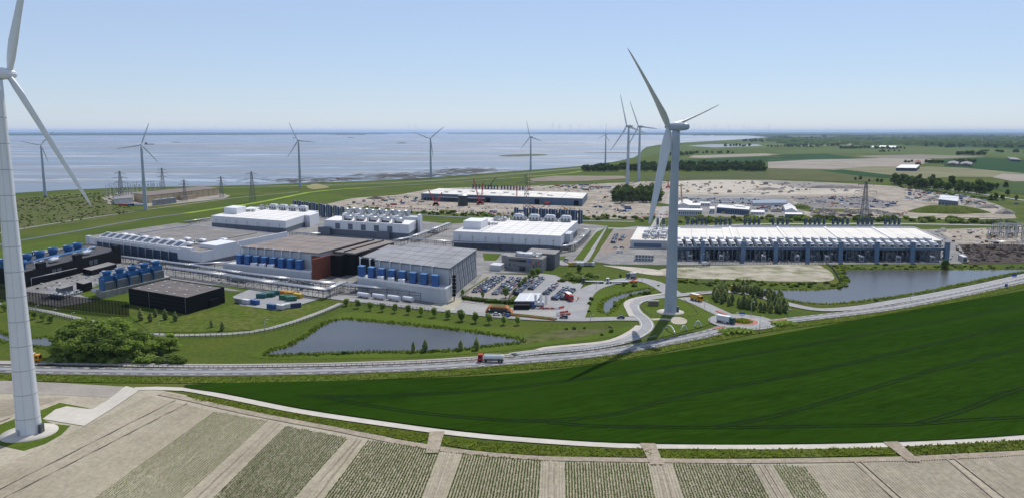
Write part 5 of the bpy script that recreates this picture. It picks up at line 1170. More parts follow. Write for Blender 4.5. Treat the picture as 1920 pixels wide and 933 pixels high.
for (u,v,rz,c,k,lb) in [(931,591.5,-.1,'white','car','white car waiting outside the gatehouse'),(946,592,1.2,'grey','car','grey car beside the fence at the gate'),(953,593.5,1.2,'blue','car','blue car beside the fence at the gate'),(1057,597,3.0,'dark blue','estate','dark blue car driving in on the entry road'),(1164,597.5,3.1,'dark blue','car','dark blue car on the entry road near the junction'),(1009,573,1.5,'white','van','white van left of the white flags'),(1017,573,1.5,'silver','van','silver van right of the white flags'),(1322,497,.2,'white','van','white van on the sandy strip by the fence'),(1162,474,.1,'white','van','white van in front of the brown paved lot'),(1154,466,.1,'silver','car','silver car in front of the brown paved lot'),(1166,466,.1,'grey','car','grey car in front of the brown paved lot'),(1061,489,.2,'dark blue','car','dark car behind the office block'),(1769,433,.1,'white','van','white van on the bare lot by the substation'),(1906,384,-.5,'blue','van','blue lorry-like van on the far road')]:
    p = G(u,v); p.z = LAY*9; car(p, rz, c, lb, None, k, name='moving_car' if 'driving' in lb else 'parked_car')
# the crowded van lot at the far compound
rows_ = [(1272,373,1418,375.5),(1276,376.5,1416,379),(1280,380,1414,382.5),(1420,377,1476,379.5)]
for ri,(u0,v0,u1,v1) in enumerate(rows_):
    A, B = G(u0,v0), G(u1,v1); n = int((B-A).length/3.3)
    for i in range(n):
        if rc_.random() < .06: continue
        p = A.lerp(B,(i+.5)/n); p.z = LAY*5; c = rc_.choice(('white','white','silver','white','white','dark blue')); car(p, 1.2, c, '%s vehicle in the crowded compound car park, %s row from the back' % (c, ordn[ri]), 'vehicles in the compound car park', 'van', True).scale = (1.25,1.15,1)
def truck(u, v, rz, cab_c, load, load_c, label, L=11., name='truck'):
    p = G(u,v); p.z = LAY*9; t = empty(name, p, label, 'truck', None, rz); ORI[t] = Vector()
    cm = M('cab_'+label[:18], cab_c, .4, .05, 1); lm = M('load_'+label[:18], load_c, .5, .08, .6)
    mb = MB(); hw = 1.25
    for y in (0,): mb.hexa([(L/2-2.3,-hw,.5),(L/2,-hw,.5),(L/2,hw,.5),(L/2-2.3,hw,.5),(L/2-2.3,-hw,3.3),(L/2-.35,-hw,3.3),(L/2-.35,hw,3.3),(L/2-2.3,hw,3.3)])
    c_ = mb.build('cab', cm, t)
    MB().hexa([(L/2-.02,-hw*.88,1.75),(L/2+.0,-hw*.88,1.75),(L/2+.0,hw*.88,1.75),(L/2-.02,hw*.88,1.75),(L/2-.33,-hw*.88,2.9),(L/2-.18,-hw*.88,2.9),(L/2-.18,hw*.88,2.9),(L/2-.33,hw*.88,2.9)]) if False else None
    mb = MB(); mb.face([(L/2-.13,-1.1,1.7),(L/2-.13,1.1,1.7),(L/2-.28,1.1,2.85),(L/2-.28,-1.1,2.85)])
    for s in (-1,1): mb.face([(L/2-1.7,s*(hw+.01),1.8),(L/2-.5,s*(hw+.01),1.8),(L/2-.6,s*(hw+.01),2.8),(L/2-1.7,s*(hw+.01),2.8)][::s])
    mb.build('windscreen', glass_dk, c_)
    MB().box(-L/2,L/2-.4,-.55,.55,.55,1.0).build('chassis', steel_dk, t)
    x0, x1 = -L/2, L/2-2.7
    if load == 'tank':
        mb = MB(); pr = [(x0,.3),(x0+.15,.95),(x0+.5,1.15),(x1-.5,1.15),(x1-.15,.95),(x1,.3)]; k = 14; rg = [[(x,r*1.05*math.cos(2*math.pi*i/k),2.15+r*math.sin(2*math.pi*i/k)) for i in range(k)] for x,r in pr]
        for a in range(len(rg)-1):
            for i in range(k): j = (i+1)%k; mb.face([rg[a][i],rg[a+1][i],rg[a+1][j],rg[a][j]][::-1], True)
        mb.face(rg[0]); mb.face(rg[-1]); mb.build('tank', lm, t); MB().box(x0+.6,x1-.6,-.3,.3,3.28,3.42).build('walkway', steel, t)
    elif load == 'box': MB().box(x0,x1,-hw,hw,1.0,3.7).build('box_body', lm, t)
    elif load == 'tipper':
        mb = MB(); mb.hexa([(x0,-1.1,1.0),(x1,-1.1,1.0),(x1,1.1,1.0),(x0,1.1,1.0),(x0-.1,-hw,2.7),(x1+.1,-hw,2.7),(x1+.1,hw,2.7),(x0-.1,hw,2.7)]); mb.build('tipper_body', lm, t); MB().box(x0+.2,x1-.2,-hw+.15,hw-.15,2.7,2.85).build('tarpaulin', rubber, t)
    elif load == 'flat': MB().box(x0,x1,-hw,hw,1.0,1.25).build('flatbed', lm, t)
    if load == 'box': MB().box(x0-.02,x1+.02,-hw-.02,hw+.02,3.7,3.78).build('roof', white_clad, t)
    for x in ([L/2-1.3]+([x0+.9,x0+2.1,x1-1.0] if L < 13 else [x0+.9,x0+2.1,x0+3.3,x1-.5])):
        for s in (-1,1): mb = MB(); mb.tube((x,s*hw-.18*s,.5),(x,s*hw+.02*s,.5),.5,n=12); mb.build('wheel', rubber, t)
    return t
yel = (.6,.28,.01)
truck(920,679,math.pi-.05,(.42,.015,.015),'tank',(.72,.72,.72),'red tanker lorry with white tank on the highway',11.5)
truck(1386,545.5,math.pi-.1,yel,'tank',(.55,.30,.02),'yellow tanker lorry behind the grove',11)
truck(1424,553.5,2.75,(.6,.62,.64),'tipper',(.10,.11,.12),'grey tipper lorry following the yellow tanker',10.5)
truck(1306,564,-1.0,yel,'box',(.58,.33,.05),'yellow box lorry coming down to the roundabout',8.5)
truck(1361,606,-.75,(.02,.10,.09),'box',(.62,.63,.62),'dark green lorry with white roof entering the roundabout',10)
truck(1111,531,math.pi-.05,(.08,.09,.10),'flat',(.42,.43,.44),'dark flatbed lorry parked first on the loop road',15)
truck(1157,531.5,math.pi-.1,(.62,.63,.64),'flat',(.42,.43,.44),'white flatbed lorry parked second on the loop road',15)
truck(1183,522,math.pi+.1,(.12,.13,.15),'box',(.30,.32,.34),'grey box lorry parked at the top of the loop road',7)
truck(1067,562,-1.35,(.5,.03,.02),'box',(.55,.04,.03),'red lorry with white roof in the visitor car park',11)
truck(60,679.5,0,(.65,.28,.01),'box',(.65,.30,.01),'orange lorry half hidden behind the near turbine tower',8)
p = G(1188,530); t = empty('mobile_lift', p, 'orange lifting platform parked on the loop road', 'lift'); ORI[t] = Vector()
MB().box(-2.2,2.2,-1,1,.6,1.5).build('chassis', M('lift_orange', (.6,.12,.01), .5, .05, 1), t); mb = MB(); mb.tube((-1.5,0,1.5),(2.6,0,3.2),.3,n=6); mb.tube((2.6,0,3.2),(.5,0,3.6),.25,n=6); mb.build('boom', MC['lift_orange'], t)
for x in (-1.5,1.5):
    for s in (-1,1): mb = MB(); mb.tube((x,s*.8,.45),(x,s*1.1,.45),.45,n=10); mb.build('wheel', rubber, t)

# ------------------------------------------------------------------ gatehouse, canopy, barriers, fences, lamps
f = fpx((966,563),(1005,563),(976,549),4.2); t = empty('entrance_pavilion', f.A, 'low entrance pavilion with a pale metal roof beside the visitor car park', 'building')
part('wall', grey_clad, t, f, [(.5,f.L-.5,.5,f.W-.5,0,3.8)]); part('roof', white_clad2, t, f, [(-.5,f.L+.5,-.5,f.W+.5,3.8,4.2)]); part('roof_light', white_clad, t, f, [(f.L*.5,f.L*.58,-.3,f.W+.3,4.2,4.4)]); part('porch', black_clad, t, f, [(0,f.L*.75,-6,0.3,0,2.9)]); part('blue_panel', MC['chiller_cap_20'], t, f, [(f.L*.8,f.L-.6,.3,.45,.3,3.2)])
f = fpx((915,586.5),(953,589),(918,578),0); t = empty('gatehouse', f.A, 'orange timber gatehouse with a green roof and sloping sides', 'building'); q = f.p; L_ = f.L
mb = MB(); mb.hexa([q(0,0,3.2),q(L_,0,3.2),q(L_,8,3.2),q(0,8,3.2),q(1.2,.3,3.8),q(L_-1.2,.3,3.8),q(L_-1.2,7.7,3.8),q(1.2,7.7,3.8)]); mb.build('roof', orange_wood, t)
part('green_roof', M('sedum', (.12,.10,.03), .95, .3, .6), t, f, [(1.6,L_-1.6,.7,7.3,3.8,3.95)])
for s in (0,1):
    a = 0 if not s else L_; o_ = 2.0 if not s else -2.0; mb = MB(); mb.hexa([q(a-o_,0,0),q(a-o_+1,0,0),q(a-o_+1,8,0),q(a-o_,8,0),q(a,0,3.2),q(a+(1 if not s else -1),0,3.2),q(a+(1 if not s else -1),8,3.2),q(a,8,3.2)]); mb.build('sloping_side', orange_wood, t)
part('glazing', glass_dk, t, f, [(1,L_-1,1,7.6,0,3.15)])
t = empty('planter_wall', G(958,590), 'long low orange planter wall with grass running from the gatehouse', 'wall'); c = line([(954,590.5),(990,594),(1042,600)],5)
for i in range(len(c)-1):
    pass
ribbon('soil_bed', [p for p in c], -1.6, 1.6, .9, grass_long, parent=t).location = -t.location
for d in (-1.7,1.6):
    a, b = offs(c,d), offs(c,d+.15); mb = MB()
    for i in range(len(c)-1): mb.hexa([*( (p.x,p.y,0) for p in (a[i],a[i+1],b[i+1],b[i])), *((p.x,p.y,1.1) for p in (a[i],a[i+1],b[i+1],b[i]))])
    mb.build('plank_side', orange_wood, t)
def barrier(px, label, h=1.0):
    c = crom([G(*p) for p in px], step=2.2); t = empty('barrier_line', c[0], label, 'barrier')
    for i in range(len(c)-1):
        a, b = c[i], c[i].lerp(c[i+1],.9); n_ = Vector((-(b-a).y,(b-a).x,0)).normalized()*.22; z = LAY*9
        mb = MB(); mb.hexa([(a.x-n_.x,a.y-n_.y,z),(b.x-n_.x,b.y-n_.y,z),(b.x+n_.x,b.y+n_.y,z),(a.x+n_.x,a.y+n_.y,z)]+[(p.x+s*n_.x*.4,p.y+s*n_.y*.4,z+h) for p,s in ((a,-1),(b,-1),(b,1),(a,1))]); mb.build('barrier_block', red_paint if i%4 else white_paint, t)
barrier([(1005,579.5),(1040,580.5),(1058,577)], 'curved line of red plastic barriers before the flags'); barrier([(1043,589),(1066,586)], 'short upper row of red plastic barriers'); barrier([(1043,593),(1068,591),(1068,587)], 'lower row of red plastic barriers bending round'); barrier([(1081,565),(1085,559)], 'short red barrier standing on the loop road')
for i,u in enumerate((1002,1012,1022)):
    p = G(u,576.5); t = empty('flag', p, 'white banner flag at the gate, %s from the left' % ordn[i], 'flag', 'flags at the gate'); MB().tube(p,p+Vector((0,0,8)),.09,.06,6).build('pole', steel, t); MB().box(p.x+.1,p.x+1.3,p.y-.03,p.y+.03,1.8,7.8).build('cloth', M('flag_%d' % i, (.75,.76,.77), .7, .04, 1), t)
def fence(px, h, label, m=steel_dk, sp=2.6, name='fence', mesh=True, step=3):
    c = crom([G(*p) for p in px], step=step); t = empty(name, c[0], label, 'fence'); mb = MB(); acc = 0; nxt = 0
    for i in range(len(c)-1):
        L = (c[i+1]-c[i]).length
        while nxt <= acc+L: q = c[i].lerp(c[i+1],(nxt-acc)/L); mb.box(q.x-.09,q.x+.09,q.y-.09,q.y+.09,0,h); nxt += sp
        acc += L
    o = mb.build('posts', m, t); o['kind'] = 'stuff'
    mb = MB(); zs = [h*.97,h*.5,.25] if mesh else [h*.97,h*.55]
    for i in range(len(c)-1):
        for z in zs: mb.tube((c[i].x,c[i].y,z),(c[i+1].x,c[i+1].y,z),.05,n=4,cap=False,smooth=False)
        if mesh:
            L = (c[i+1]-c[i]).length; k = int(L/.5)
            for j in range(k): q = c[i].lerp(c[i+1],j/max(1,k)); mb.box(q.x-.022,q.x+.022,q.y-.022,q.y+.022,.2,h)
    o = mb.build('wire_mesh', m, t); o['kind'] = 'stuff'; return t
fence([(-60,566),(60,584),(140,601),(175,608)], 2.0, 'dark wire fence along the path behind the near turbine')
fence([(280,630),(380,632),(472,627),(545,611),(605,590),(642,573)], 2.0, 'dark wire fence curving along the path above the large pond')
fence([(642,573),(700,572.5),(806,583)], 2.0, 'wire fence beside the entry road under the tree row')
fence([(1018,501),(1000,515),(975,538),(955,560)], 3.0, 'tall grey fence between the two car parks'); fence([(955,560),(951,575),(953,590)], 2.4, 'short grey fence beside the gatehouse')
fence([(1110,494),(1160,499),(1240,501),(1325,500),(1335,495),(1420,495),(1550,496)], 2.0, 'wire fence in front of the long hall'); fence([(1550,496),(1562,506),(1574,526)], 2.0, 'wire fence at the right end of the sandy strip')
fence([(1198,572),(1222,592),(1262,594),(1308,589),(1282,562)], 1.2, 'low paddock fence around the roundabout turbine', timber, 3, mesh=False)
# tall black mesh screen on the left
c = [G(-60,545),G(46,571),G(243,592)]; t = empty('mesh_screen', c[1], 'tall black mesh screen around the left plant yard', 'fence')
for A,B in zip(c[:-1],c[1:]):
    n = int((B-A).length/2.4)
    for i in range(n):
        a, b = A.lerp(B,i/n), A.lerp(B,(i+1)/n); mb = MB(); mb.box(a.x-.12,a.x+.12,a.y-.12,a.y+.12,0,8.2); mb.build("post", black_clad, t)
        mb = MB(); 
        for k in range(22): z = .2+k*.36; mb.face([(a.x,a.y,z),(b.x,b.y,z),(b.x,b.y,z+.27),(a.x,a.y,z+.27)])
        mb.build('mesh_panel', black_clad, t)
c = G(243,592); d = G(262,588); 
# guard rails
def rail(px, off, label, step=8):
    c = offs(crom([G(*p) for p in px], step=step), off); t = empty('guard_rail', c[0], label, 'guard rail'); mb = MB(); mp_ = MB()
    for i in range(len(c)-1):
        a, b = c[i], c[i+1]; mb.hexa([(a.x,a.y,.55+.5),(b.x,b.y,1.05),(b.x+.05,b.y+.12,1.05),(a.x+.05,a.y+.12,1.05),(a.x,a.y,1.35),(b.x,b.y,1.35),(b.x+.05,b.y+.12,1.35),(a.x+.05,a.y+.12,1.35)])
        k = max(1,int((b-a).length/2))
        for j in range(k): q = a.lerp(b,j/k); mp_.box(q.x-.08,q.x+.08,q.y+.13,q.y+.29,0,1.3)
    mb.build('rail', steel, t); o = mp_.build('posts', steel_dk, t); o['kind'] = 'stuff'
rail([(60,685),(200,686.8),(400,689.5),(520,688.3),(640,686),(800,680.3),(940,671.2),(1020,663.8),(1100,657.3),(1165,646.5)], 0, 'long guard rail between highway and service road')
rail([(1172,645.5),(1196,640),(1232,632)], 0, 'short guard rail by the turbine shadow')
fence([(1290,555),(1330,547),(1370,543),(1410,546.5),(1450,556.5),(1490,568),(1540,576),(1600,573.5),(1670,562.8),(1755,547.5),(1840,530.3),(1920,512),(2000,495)], 1.1, 'low dark timber rail along the curving road by the long pond', steel_dk, 1.6, 'timber_rail', mesh=False)
def lamp(u, v, hpx, label, group='street lamps'):
    p = G(u,v); h = hpx/pxm(p); t = empty('street_lamp', p, label, 'street lamp', group); MB().tube(p,p+Vector((0,0,h)),.14,.08,6).build('pole', steel, t)
    mb = MB(); mb.tube(p+Vector((0,0,h-.1)),p+Vector((1.2,0,h+.15)),.06,n=5); mb.build('arm', steel, t); MB().box(p.x+1.0,p.x+1.9,p.y-.18,p.y+.18,h+.05,h+.25).build('lamp_head', white_clad2, t)
for (u,v,h_,lb) in [(300,629,31,'lamp post by the curving fence path'),(497,627,29,'second lamp post by the fence path near the pond'),(135,600,15,'lamp by the path behind the near turbine'),(100,592,13,'lamp beside the black mesh screen'),(68,584,13,'lamp beside the mesh screen near the turbine tower'),(1331,602,26,'lamp beside the turbine lawn at the roundabout'),(1321,577,14,'lamp beside the roundabout arm'),(1424,622,30,'lamp below the roundabout'),(1408,592,27,'lamp above the roundabout by the grove'),(1329,630,12,'lamp by the left splitter island'),(1476,594,15,'lamp at the right end of the grove'),(1243,633,20,'lamp below the turbine lawn'),(1315,502,26,'lamp post in front of the long hall near the tower'),(1204,526,20,'lamp at the top of the loop road'),(1440,494,10,'lamp at the long hall front'),(1822,492,12,'lamp at the right end of the long hall'),(1676,579,9,'lamp along the right highway'),(1707,561,8,'second lamp along the right highway'),(1118,541,12,'lamp on the left of the loop road'),(1107,601,12,'lamp along the entry road'),(1035,608,12,'lamp at the entry road below the barriers'),(1450,697,0,'')]:
    if h_: lamp(u,v,h_,lb)
def sign(u, v, hpx, boards, label):
    p = G(u,v); s = pxm(p); h = hpx/s; t = empty('road_sign', p, label, 'road sign'); MB().tube(p,p+Vector((0,0,h)),.1,n=6).build('post', steel, t)
    for (dx,z0,w_,hh,m_) in boards: MB().box(p.x+dx,p.x+dx+w_,p.y-.14,p.y-.08,h*z0,h*z0+hh).build('board', m_, t)
sb = M('sign_blue', (.015,.08,.42), .4, .05, 1)
sign(1391,597,14,[(-1.6,.72,3.2,.8,sb),(-1.4,.45,2.8,.6,white_paint),(-3.4,.8,1.7,.5,white_paint)],'blue and white direction sign on the roundabout'); sign(1886,540,8,[(-1.0,.45,2.0,1.8,sb)],'small blue sign beside the right highway'); sign(1901,520,6,[(-1.8,.4,1.7,1.8,sb),(.1,.4,1.7,1.8,sb)],'pair of blue signs beside the road at the right edge')
# arched pipe sculptures on the turbine lawn
for i,(u0,v0,u1,v1,h_) in enumerate([(1248,616,1266,626,3.0),(1276,620,1288,619,2.6),(1302,613,1315,613,3.4)]):
    A,B = G(u0,v0),G(u1,v1); mb = MB(); pts = [A.lerp(B,k/8)+Vector((0,0,h_*math.sin(math.pi*k/8)**.7)) for k in range(9)]
    for a,b in zip(pts[:-1],pts[1:]): mb.tube(a,b,.35,n=8)
    mb.build_top('pipe_sculpture', pipe_m, A, 'white bent pipe sculpture on the turbine lawn, %s from the left' % ordn[i], 'sculpture', 'pipe sculptures')
p = G(1225,573); f = fR.sub(0,0,1,1); f.A = p; t = empty('transformer_hut', p, 'small brown hut beside the roundabout turbine', 'hut'); part('wall', timber, t, f, [(-3,3,0,3,0,2.8)]); part('roof', grey_roof, t, f, [(-3.2,3.2,-.2,3.2,2.8,3)])

# ------------------------------------------------------------------ pipe bridges
def rack(px, z, w_, npipe, label, legs=8, m=pipe_m):
    pts = [G(u,v,z) for u,v in px]; t = empty('pipe_bridge', (pts[0].x,pts[0].y,0), label, 'pipe bridge')
    for k in range(npipe):
        d = -w_/2+w_*k/(max(1,npipe-1)); o_ = offs(pts,d); mb = MB(); r = .18+.16*((k*7)%3)/2
        for a,b in zip(o_[:-1],o_[1:]): mb.tube((a.x,a.y,z-.3+.1*(k%2)),(b.x,b.y,z-.3+.1*(k%2)),r,n=7)
        mb.build('pipe', m if k%3 else steel, t)
    for lev in (z-.9,z-2.4):
        for d in (-w_/2-.3,w_/2+.3):
            o_ = offs(pts,d); mb = MB()
            for a,b in zip(o_[:-1],o_[1:]): mb.tube((a.x,a.y,lev),(b.x,b.y,lev),.16,n=4,smooth=False)
            mb.build('girder', steel_dk, t)
    for a,b in zip(pts[:-1],pts[1:]):
        L = (b-a).length; n = max(1,int(L/legs)); d = (b-a).normalized(); q = Vector((-d.y,d.x,0))*(w_/2+.3)
        for i in range(n+1):
            c = a.lerp(b,i/n); mb = MB()
            for s in (-1,1): mb.tube((c.x+s*q.x,c.y+s*q.y,0),(c.x+s*q.x,c.y+s*q.y,z-.5),.17,n=4,smooth=False)
            mb.tube((c.x-q.x,c.y-q.y,z-.7),(c.x+q.x,c.y+q.y,z-.7),.15,n=4,smooth=False); mb.tube((c.x-q.x,c.y-q.y,.3),(c.x+q.x,c.y+q.y,z-2.4),.09,n=4,smooth=False); mb.build('trestle', steel_dk, t)
rack([(318,500),(420,513),(514,528),(612,541),(645,526)], 6, 4.5, 6, 'long pipe bridge in front of the brown-roofed hall'); rack([(226,479),(300,488),(360,495),(450,509),(540,520),(628,529)], 5, 4, 5, 'pipe bridge passing behind the cooling towers'); rack([(640,531),(730,538),(815,547),(830,538)], 5.5, 5, 6, 'pipe bridge in front of the grey-roofed hall')
rack([(850,453),(940,456),(1030,459),(1050,461),(1074,457),(1062,452)], 6, 4, 5, 'pipe bridge along the front of the centre hall'); rack([(740,449),(768,444),(805,431),(842,417)], 6.5, 4, 5, 'pipe bridge between the cooling hall and the centre hall'); rack([(768,446),(850,452)], 6, 3, 4, 'short pipe bridge left of the centre hall'); rack([(1084,428),(1104,430),(1088,446),(1074,457)], 6, 3.5, 4, 'pipe bridge at the right end of the centre hall'); rack([(112,470),(162,459)], 5, 3, 3, 'short pipe bridge behind the black power building'); rack([(545,434),(600,437)], 5, 3.5, 4, 'pipe bridge between the back-left hall and the cooling hall'); rack([(345,415),(395,408)], 4, 2.5, 3, 'low pipe bridge left of the back-left hall'); rack([(345,494),(430,490)],5,3,3,'connecting pipe bridge before the skylight hall'); rack([(1858,452),(1920,453)],7,3,4,'pipe bridge at the substation on the right edge')
# yard pipework and tanks
for i,(u,v,L_,W_,n_,lb) in enumerate([(258,492,30,8,50,'tangle of pipes between cooling towers and skylight hall'),(420,525,22,6,40,'tangle of pipes under the long pipe bridge'),(540,533,22,6,40,'tangle of pipes before the brown-roofed hall'),(800,437,14,8,34,'pipework left of the centre hall'),(90,558,14,6,40,'white pipework behind the mesh screen'),(620,430,12,6,24,'pipework at the corner of the cooling hall')]):
    f = fG.sub(0,0,1,1); f.A = G(u,v); t = empty('pipework', f.A, lb, 'pipework'); pipes_cluster(f,0,0,.1,L_,W_,3,t,n_,500+i,'pipe_run')
for i,(u,L_) in enumerate([(672,9),(700,9),(728,9),(757,7)]):
    p = G(u,556+i*2.6); d = fG.u; mb = MB(); mb.tube(p+Vector((0,0,1.9)),p+d*L_+Vector((0,0,1.9)),1.4,n=14); t = empty('storage_tank', p, 'white horizontal storage tank under the pipe bridge, %s from the left' % ordn[i], 'tank', 'storage tanks under the pipe bridge'); mb.build('vessel', white_clad, t)
    for s in (.2,.8): q = p+d*L_*s; MB().box(q.x-.3,q.x+.3,q.y-1,q.y+1,0,.9).build('saddle', steel_dk, t)
# skips and containers in the storage yard
def cont_mesh(L, W, Hh):
    mb = MB().mat(paint_flat); mb.box(0,L,0,W,.15,Hh)
    for i in range(int(L/.6)): mb.box(.15+i*.6,.4+i*.6,-.05,-.01,.35,Hh-.2); mb.box(.15+i*.6,.4+i*.6,W+.01,W+.05,.35,Hh-.2)
    mb.mat(steel_dk).box(0,L,.1,W-.1,0,.15); return mb.mesh('container', None)
CM = {'s':cont_mesh(6.1,2.44,2.6),'l':cont_mesh(12.2,2.44,2.6),'h':cont_mesh(6.1,3,2.9)}
CC = {'blue':(.02,.10,.30),'white':(.62,.63,.64),'grey':(.30,.32,.34),'green':(.03,.15,.09),'teal':(.02,.12,.13),'orange':(.55,.22,.02),'red':(.4,.04,.03),'tan':(.42,.33,.20),'dark blue':(.015,.04,.12),'yellow':(.6,.40,.04)}
rcn = random.Random(9); usedl = {}
def container(u, v, colr, label, group, kind='s', rz=None, world=None, z=LAY*5, name='container', cat='container'):
    p = world if world is not None else G(u,v); o = link(name, CM[kind], None, (p.x,p.y,z), rz if rz is not None else math.atan2(fG.u.y,fG.u.x), None, CC[colr]); return setp(o, label, cat, group)
for i,(u,v,c,k) in enumerate([(440,567,'grey','s'),(452,569,'white','s'),(468,570,'blue','s'),(500,578,'blue','s'),(515,579,'white','s'),(525,580,'white','l'),(545,578,'dark blue','s')]): container(u,v,c,'%s container in the front row of the storage yard, %s from the left' % (c,ordn[i]),'front row of the storage yard',k,None if i < 5 else .5)
for i,(u,v,c) in enumerate([(480,559,'teal'),(489,557,'green'),(497,556,'teal'),(505,554,'teal'),(523,561,'green'),(531,562,'teal'),(537,565,'green'),(524,553,'orange'),(533,555,'yellow'),(541,556,'orange'),(549,558,'yellow')]): container(u,v,c,'%s skip in the middle of the storage yard, %s from the left' % (c,ordn[i]),'skips in the storage yard','s',rcn.uniform(-.5,.4),name='skip',cat='skip')
for i,(u,c) in enumerate([(1066,'yellow'),(1073,'white'),(1087,'white'),(1095,'grey'),(1100,'white')]): container(u,499,c,'%s site cabin beside the straight road, %s from the left' % (c,ordn[i]),'cabins beside the straight road','s',.0)
# ------------------------------------------------------------------ pylons, substation, cranes, building sites
def pylon(u, v, hv, label, w0=None):
    p = G(u,v); h = hgt(u,v,hv); w0 = w0 or h*.085; t = empty('pylon', p, label, 'pylon', 'lattice pylons'); mb = MB(); r = max(.16,h*.0042)
    def hw(z): return w0*(1-z/h*.86) if z < h*.62 else w0*(1-.62*.86)*(1-(z/h-.62)*1.6)
    zs = [h*k for k in (0,.14,.27,.39,.5,.6,.68,.76,.84,.92,1)]
    cs = [[p+Vector((sx*hw(z),sy*hw(z),z)) for sx,sy in ((-1,-1),(1,-1),(1,1),(-1,1))] for z in zs]
    for a,b in zip(cs[:-1],cs[1:]):
        for i in range(4):
            j = (i+1)%4; mb.tube(a[i],b[i],r*1.3,n=4,cap=False,smooth=False); mb.tube(a[i],b[j],r*.8,n=3,cap=False,smooth=False); mb.tube(a[j],b[i],r*.8,n=3,cap=False,smooth=False); mb.tube(b[i],b[j],r*.8,n=3,cap=False,smooth=False)
    mb.build('lattice_body', pylon_m, t); tips = []
    for z,wd in ((.62,.19),(.77,.24),(.92,.17)):
        mb = MB(); z = z*h; wd = wd*h
        for s in (-1,1):
            e = p+Vector((s*wd,0,z+.01*h))
            for y in (-1,1): mb.tube(p+Vector((s*hw(z),y*hw(z),z)),e,r,n=3,cap=False,smooth=False); mb.tube(p+Vector((s*hw(z),y*hw(z),z+h*.045)),e,r,n=3,cap=False,smooth=False)
            for k in (.3,.6): q = p+Vector((s*(hw(z)+(wd-hw(z))*k),0,z)); mb.tube(q,q+Vector((0,0,h*.045*(1-k))),r*.7,n=3,cap=False,smooth=False)
            mb.tube(e,e-Vector((0,0,h*.045)),r*1.2,n=4,smooth=False); tips.append(e-Vector((0,0,h*.045)))
        mb.build('cross_arm', pylon_m, t)
    return tips
py = {}
for k,(u,v,hv,lb) in enumerate([(1619,424,340,'tall lattice pylon behind the long hall'),(987,402,326,'lattice pylon at the middle building site'),(474,379,322,'lattice pylon in the meadow behind the back-left hall'),(228,377,321,'leftmost lattice pylon beside the substation'),(306,360,315,'lattice pylon behind the beige substation shed'),(347,377,337,'short lattice pylon before the beige shed'),(416,371,331,'short lattice pylon at the right end of the beige shed')]): py[k] = pylon(u,v,hv,lb)
def wires(a, b, label, sag=8):
    t = empty('power_line', Vector((a[0].x,a[0].y,0)), label, 'power line')
    for p,q in zip(a,b):
        mb = MB(); pts = [p.lerp(q,i/12)-Vector((0,0,sag*4*(i/12)*(1-i/12))) for i in range(13)]
        for x,y in zip(pts[:-1],pts[1:]): mb.tube(x,y,.07,n=3,cap=False)
        mb.build('wire', steel_dk, t)
wires(py[2],py[1],'wires from the meadow pylon to the building site pylon',12); wires(py[1],py[0],'wires from the building site pylon to the pylon behind the long hall',12); wires(py[4],py[2],'wires from the substation to the meadow pylon',8)
wires(py[0],[q+Vector((420,60,10)) for q in py[0]],'wires leading away to the right of the tall pylon',12)
# beige shed and its substation
A_ = G(279,382); B_ = G(411,366); D_ = A_+(G(251,364,11)-G(279,369,11)); f = Fr(A_,B_,D_); t = empty('beige_shed', f.A, 'long beige shed with a brown roof at the substation', 'building')
part('wall', beige_wall, t, f, [(0,f.L,0,f.W,0,10.6)]); part('roof', brown_flat, t, f, [(-.5,f.L+.5,-.5,f.W+.5,10.6,11.2)]); part('dark_gable', brown_flat, t, f, [(f.L+.55,f.L+1,2,f.W-2,0,10)])
for i in range(1,12): part('wall_pier', brown_flat, t, f, [(f.L*i/12-.3,f.L*i/12+.3,-.25,-.02,0,10.4)])
part('annex', beige_wall, t, f, [(f.L*.4,f.L*.6,-14,-.3,0,5)]); part('annex_roof', brown_flat, t, f, [(f.L*.4-.3,f.L*.6+.3,-14.3,-.35,5,5.4)])
for i in range(3): p = G(293+i*14,386-i*1.8); container(0,0,'grey','grey transformer cell before the beige shed, %s from the left' % ordn[i],'transformer cells before the beige shed','l',math.atan2(f.u.y,f.u.x),world=p,name='transformer_cell',cat='transformer').scale = (.9,2.6,3)
patch('substation_yard', [(205,384),(250,382),(280,388),(420,373),(432,368),(420,364),(300,358),(220,362),(190,372)], LAY*4, soil_grey, 'gravel yard of the substation', smooth=False)
def gantry(u0, v0, u1, v1, h, n, label):
    A, B = G(u0,v0), G(u1,v1); t = empty('gantry', A, label, 'gantry', 'substation gantries'); d = (B-A).normalized(); q = Vector((-d.y,d.x,0))*2
    for i in range(n+1):
        c = A.lerp(B,i/n); mb = MB(); mb.tube(c-q,c+Vector((0,0,h)),.25,n=4,smooth=False); mb.tube(c+q,c+Vector((0,0,h)),.25,n=4,smooth=False); mb.tube(c,c+Vector((0,0,h+4)),.12,n=4,smooth=False); mb.build('mast', steel, t)
    mb = MB(); mb.tube(A+Vector((0,0,h)),B+Vector((0,0,h)),.35,n=4,smooth=False); mb.build('beam', steel, t)
    for i in range(n*2): c = A.lerp(B,(i+.5)/(n*2)); mb = MB(); mb.tube(c+Vector((0,0,0)),c+Vector((0,0,h*.55)),.2,n=5); mb.tube(c+Vector((0,0,h*.55)),c+Vector((0,0,h*.8)),.35,n=6); mb.build('insulator', steel_dk, t)
for i,a in enumerate([(200,373,246,369,20,3),(206,366,290,360,18,5),(215,378,250,374,14,3),(250,361,300,357,16,3)]): gantry(*a,'steel gantry of the left substation, %s from the front' % ordn[i])
f = fpx((215,374),(249,371),(212,368),7); t = empty('transformer_hall', f.A, 'low grey transformer hall left of the beige shed', 'building'); part('wall', white_clad2, t, f, [(0,f.L,0,f.W,0,7)]); part('roof', grey_roof, t, f, [(-.4,f.L+.4,-.4,f.W+.4,7,7.4)])
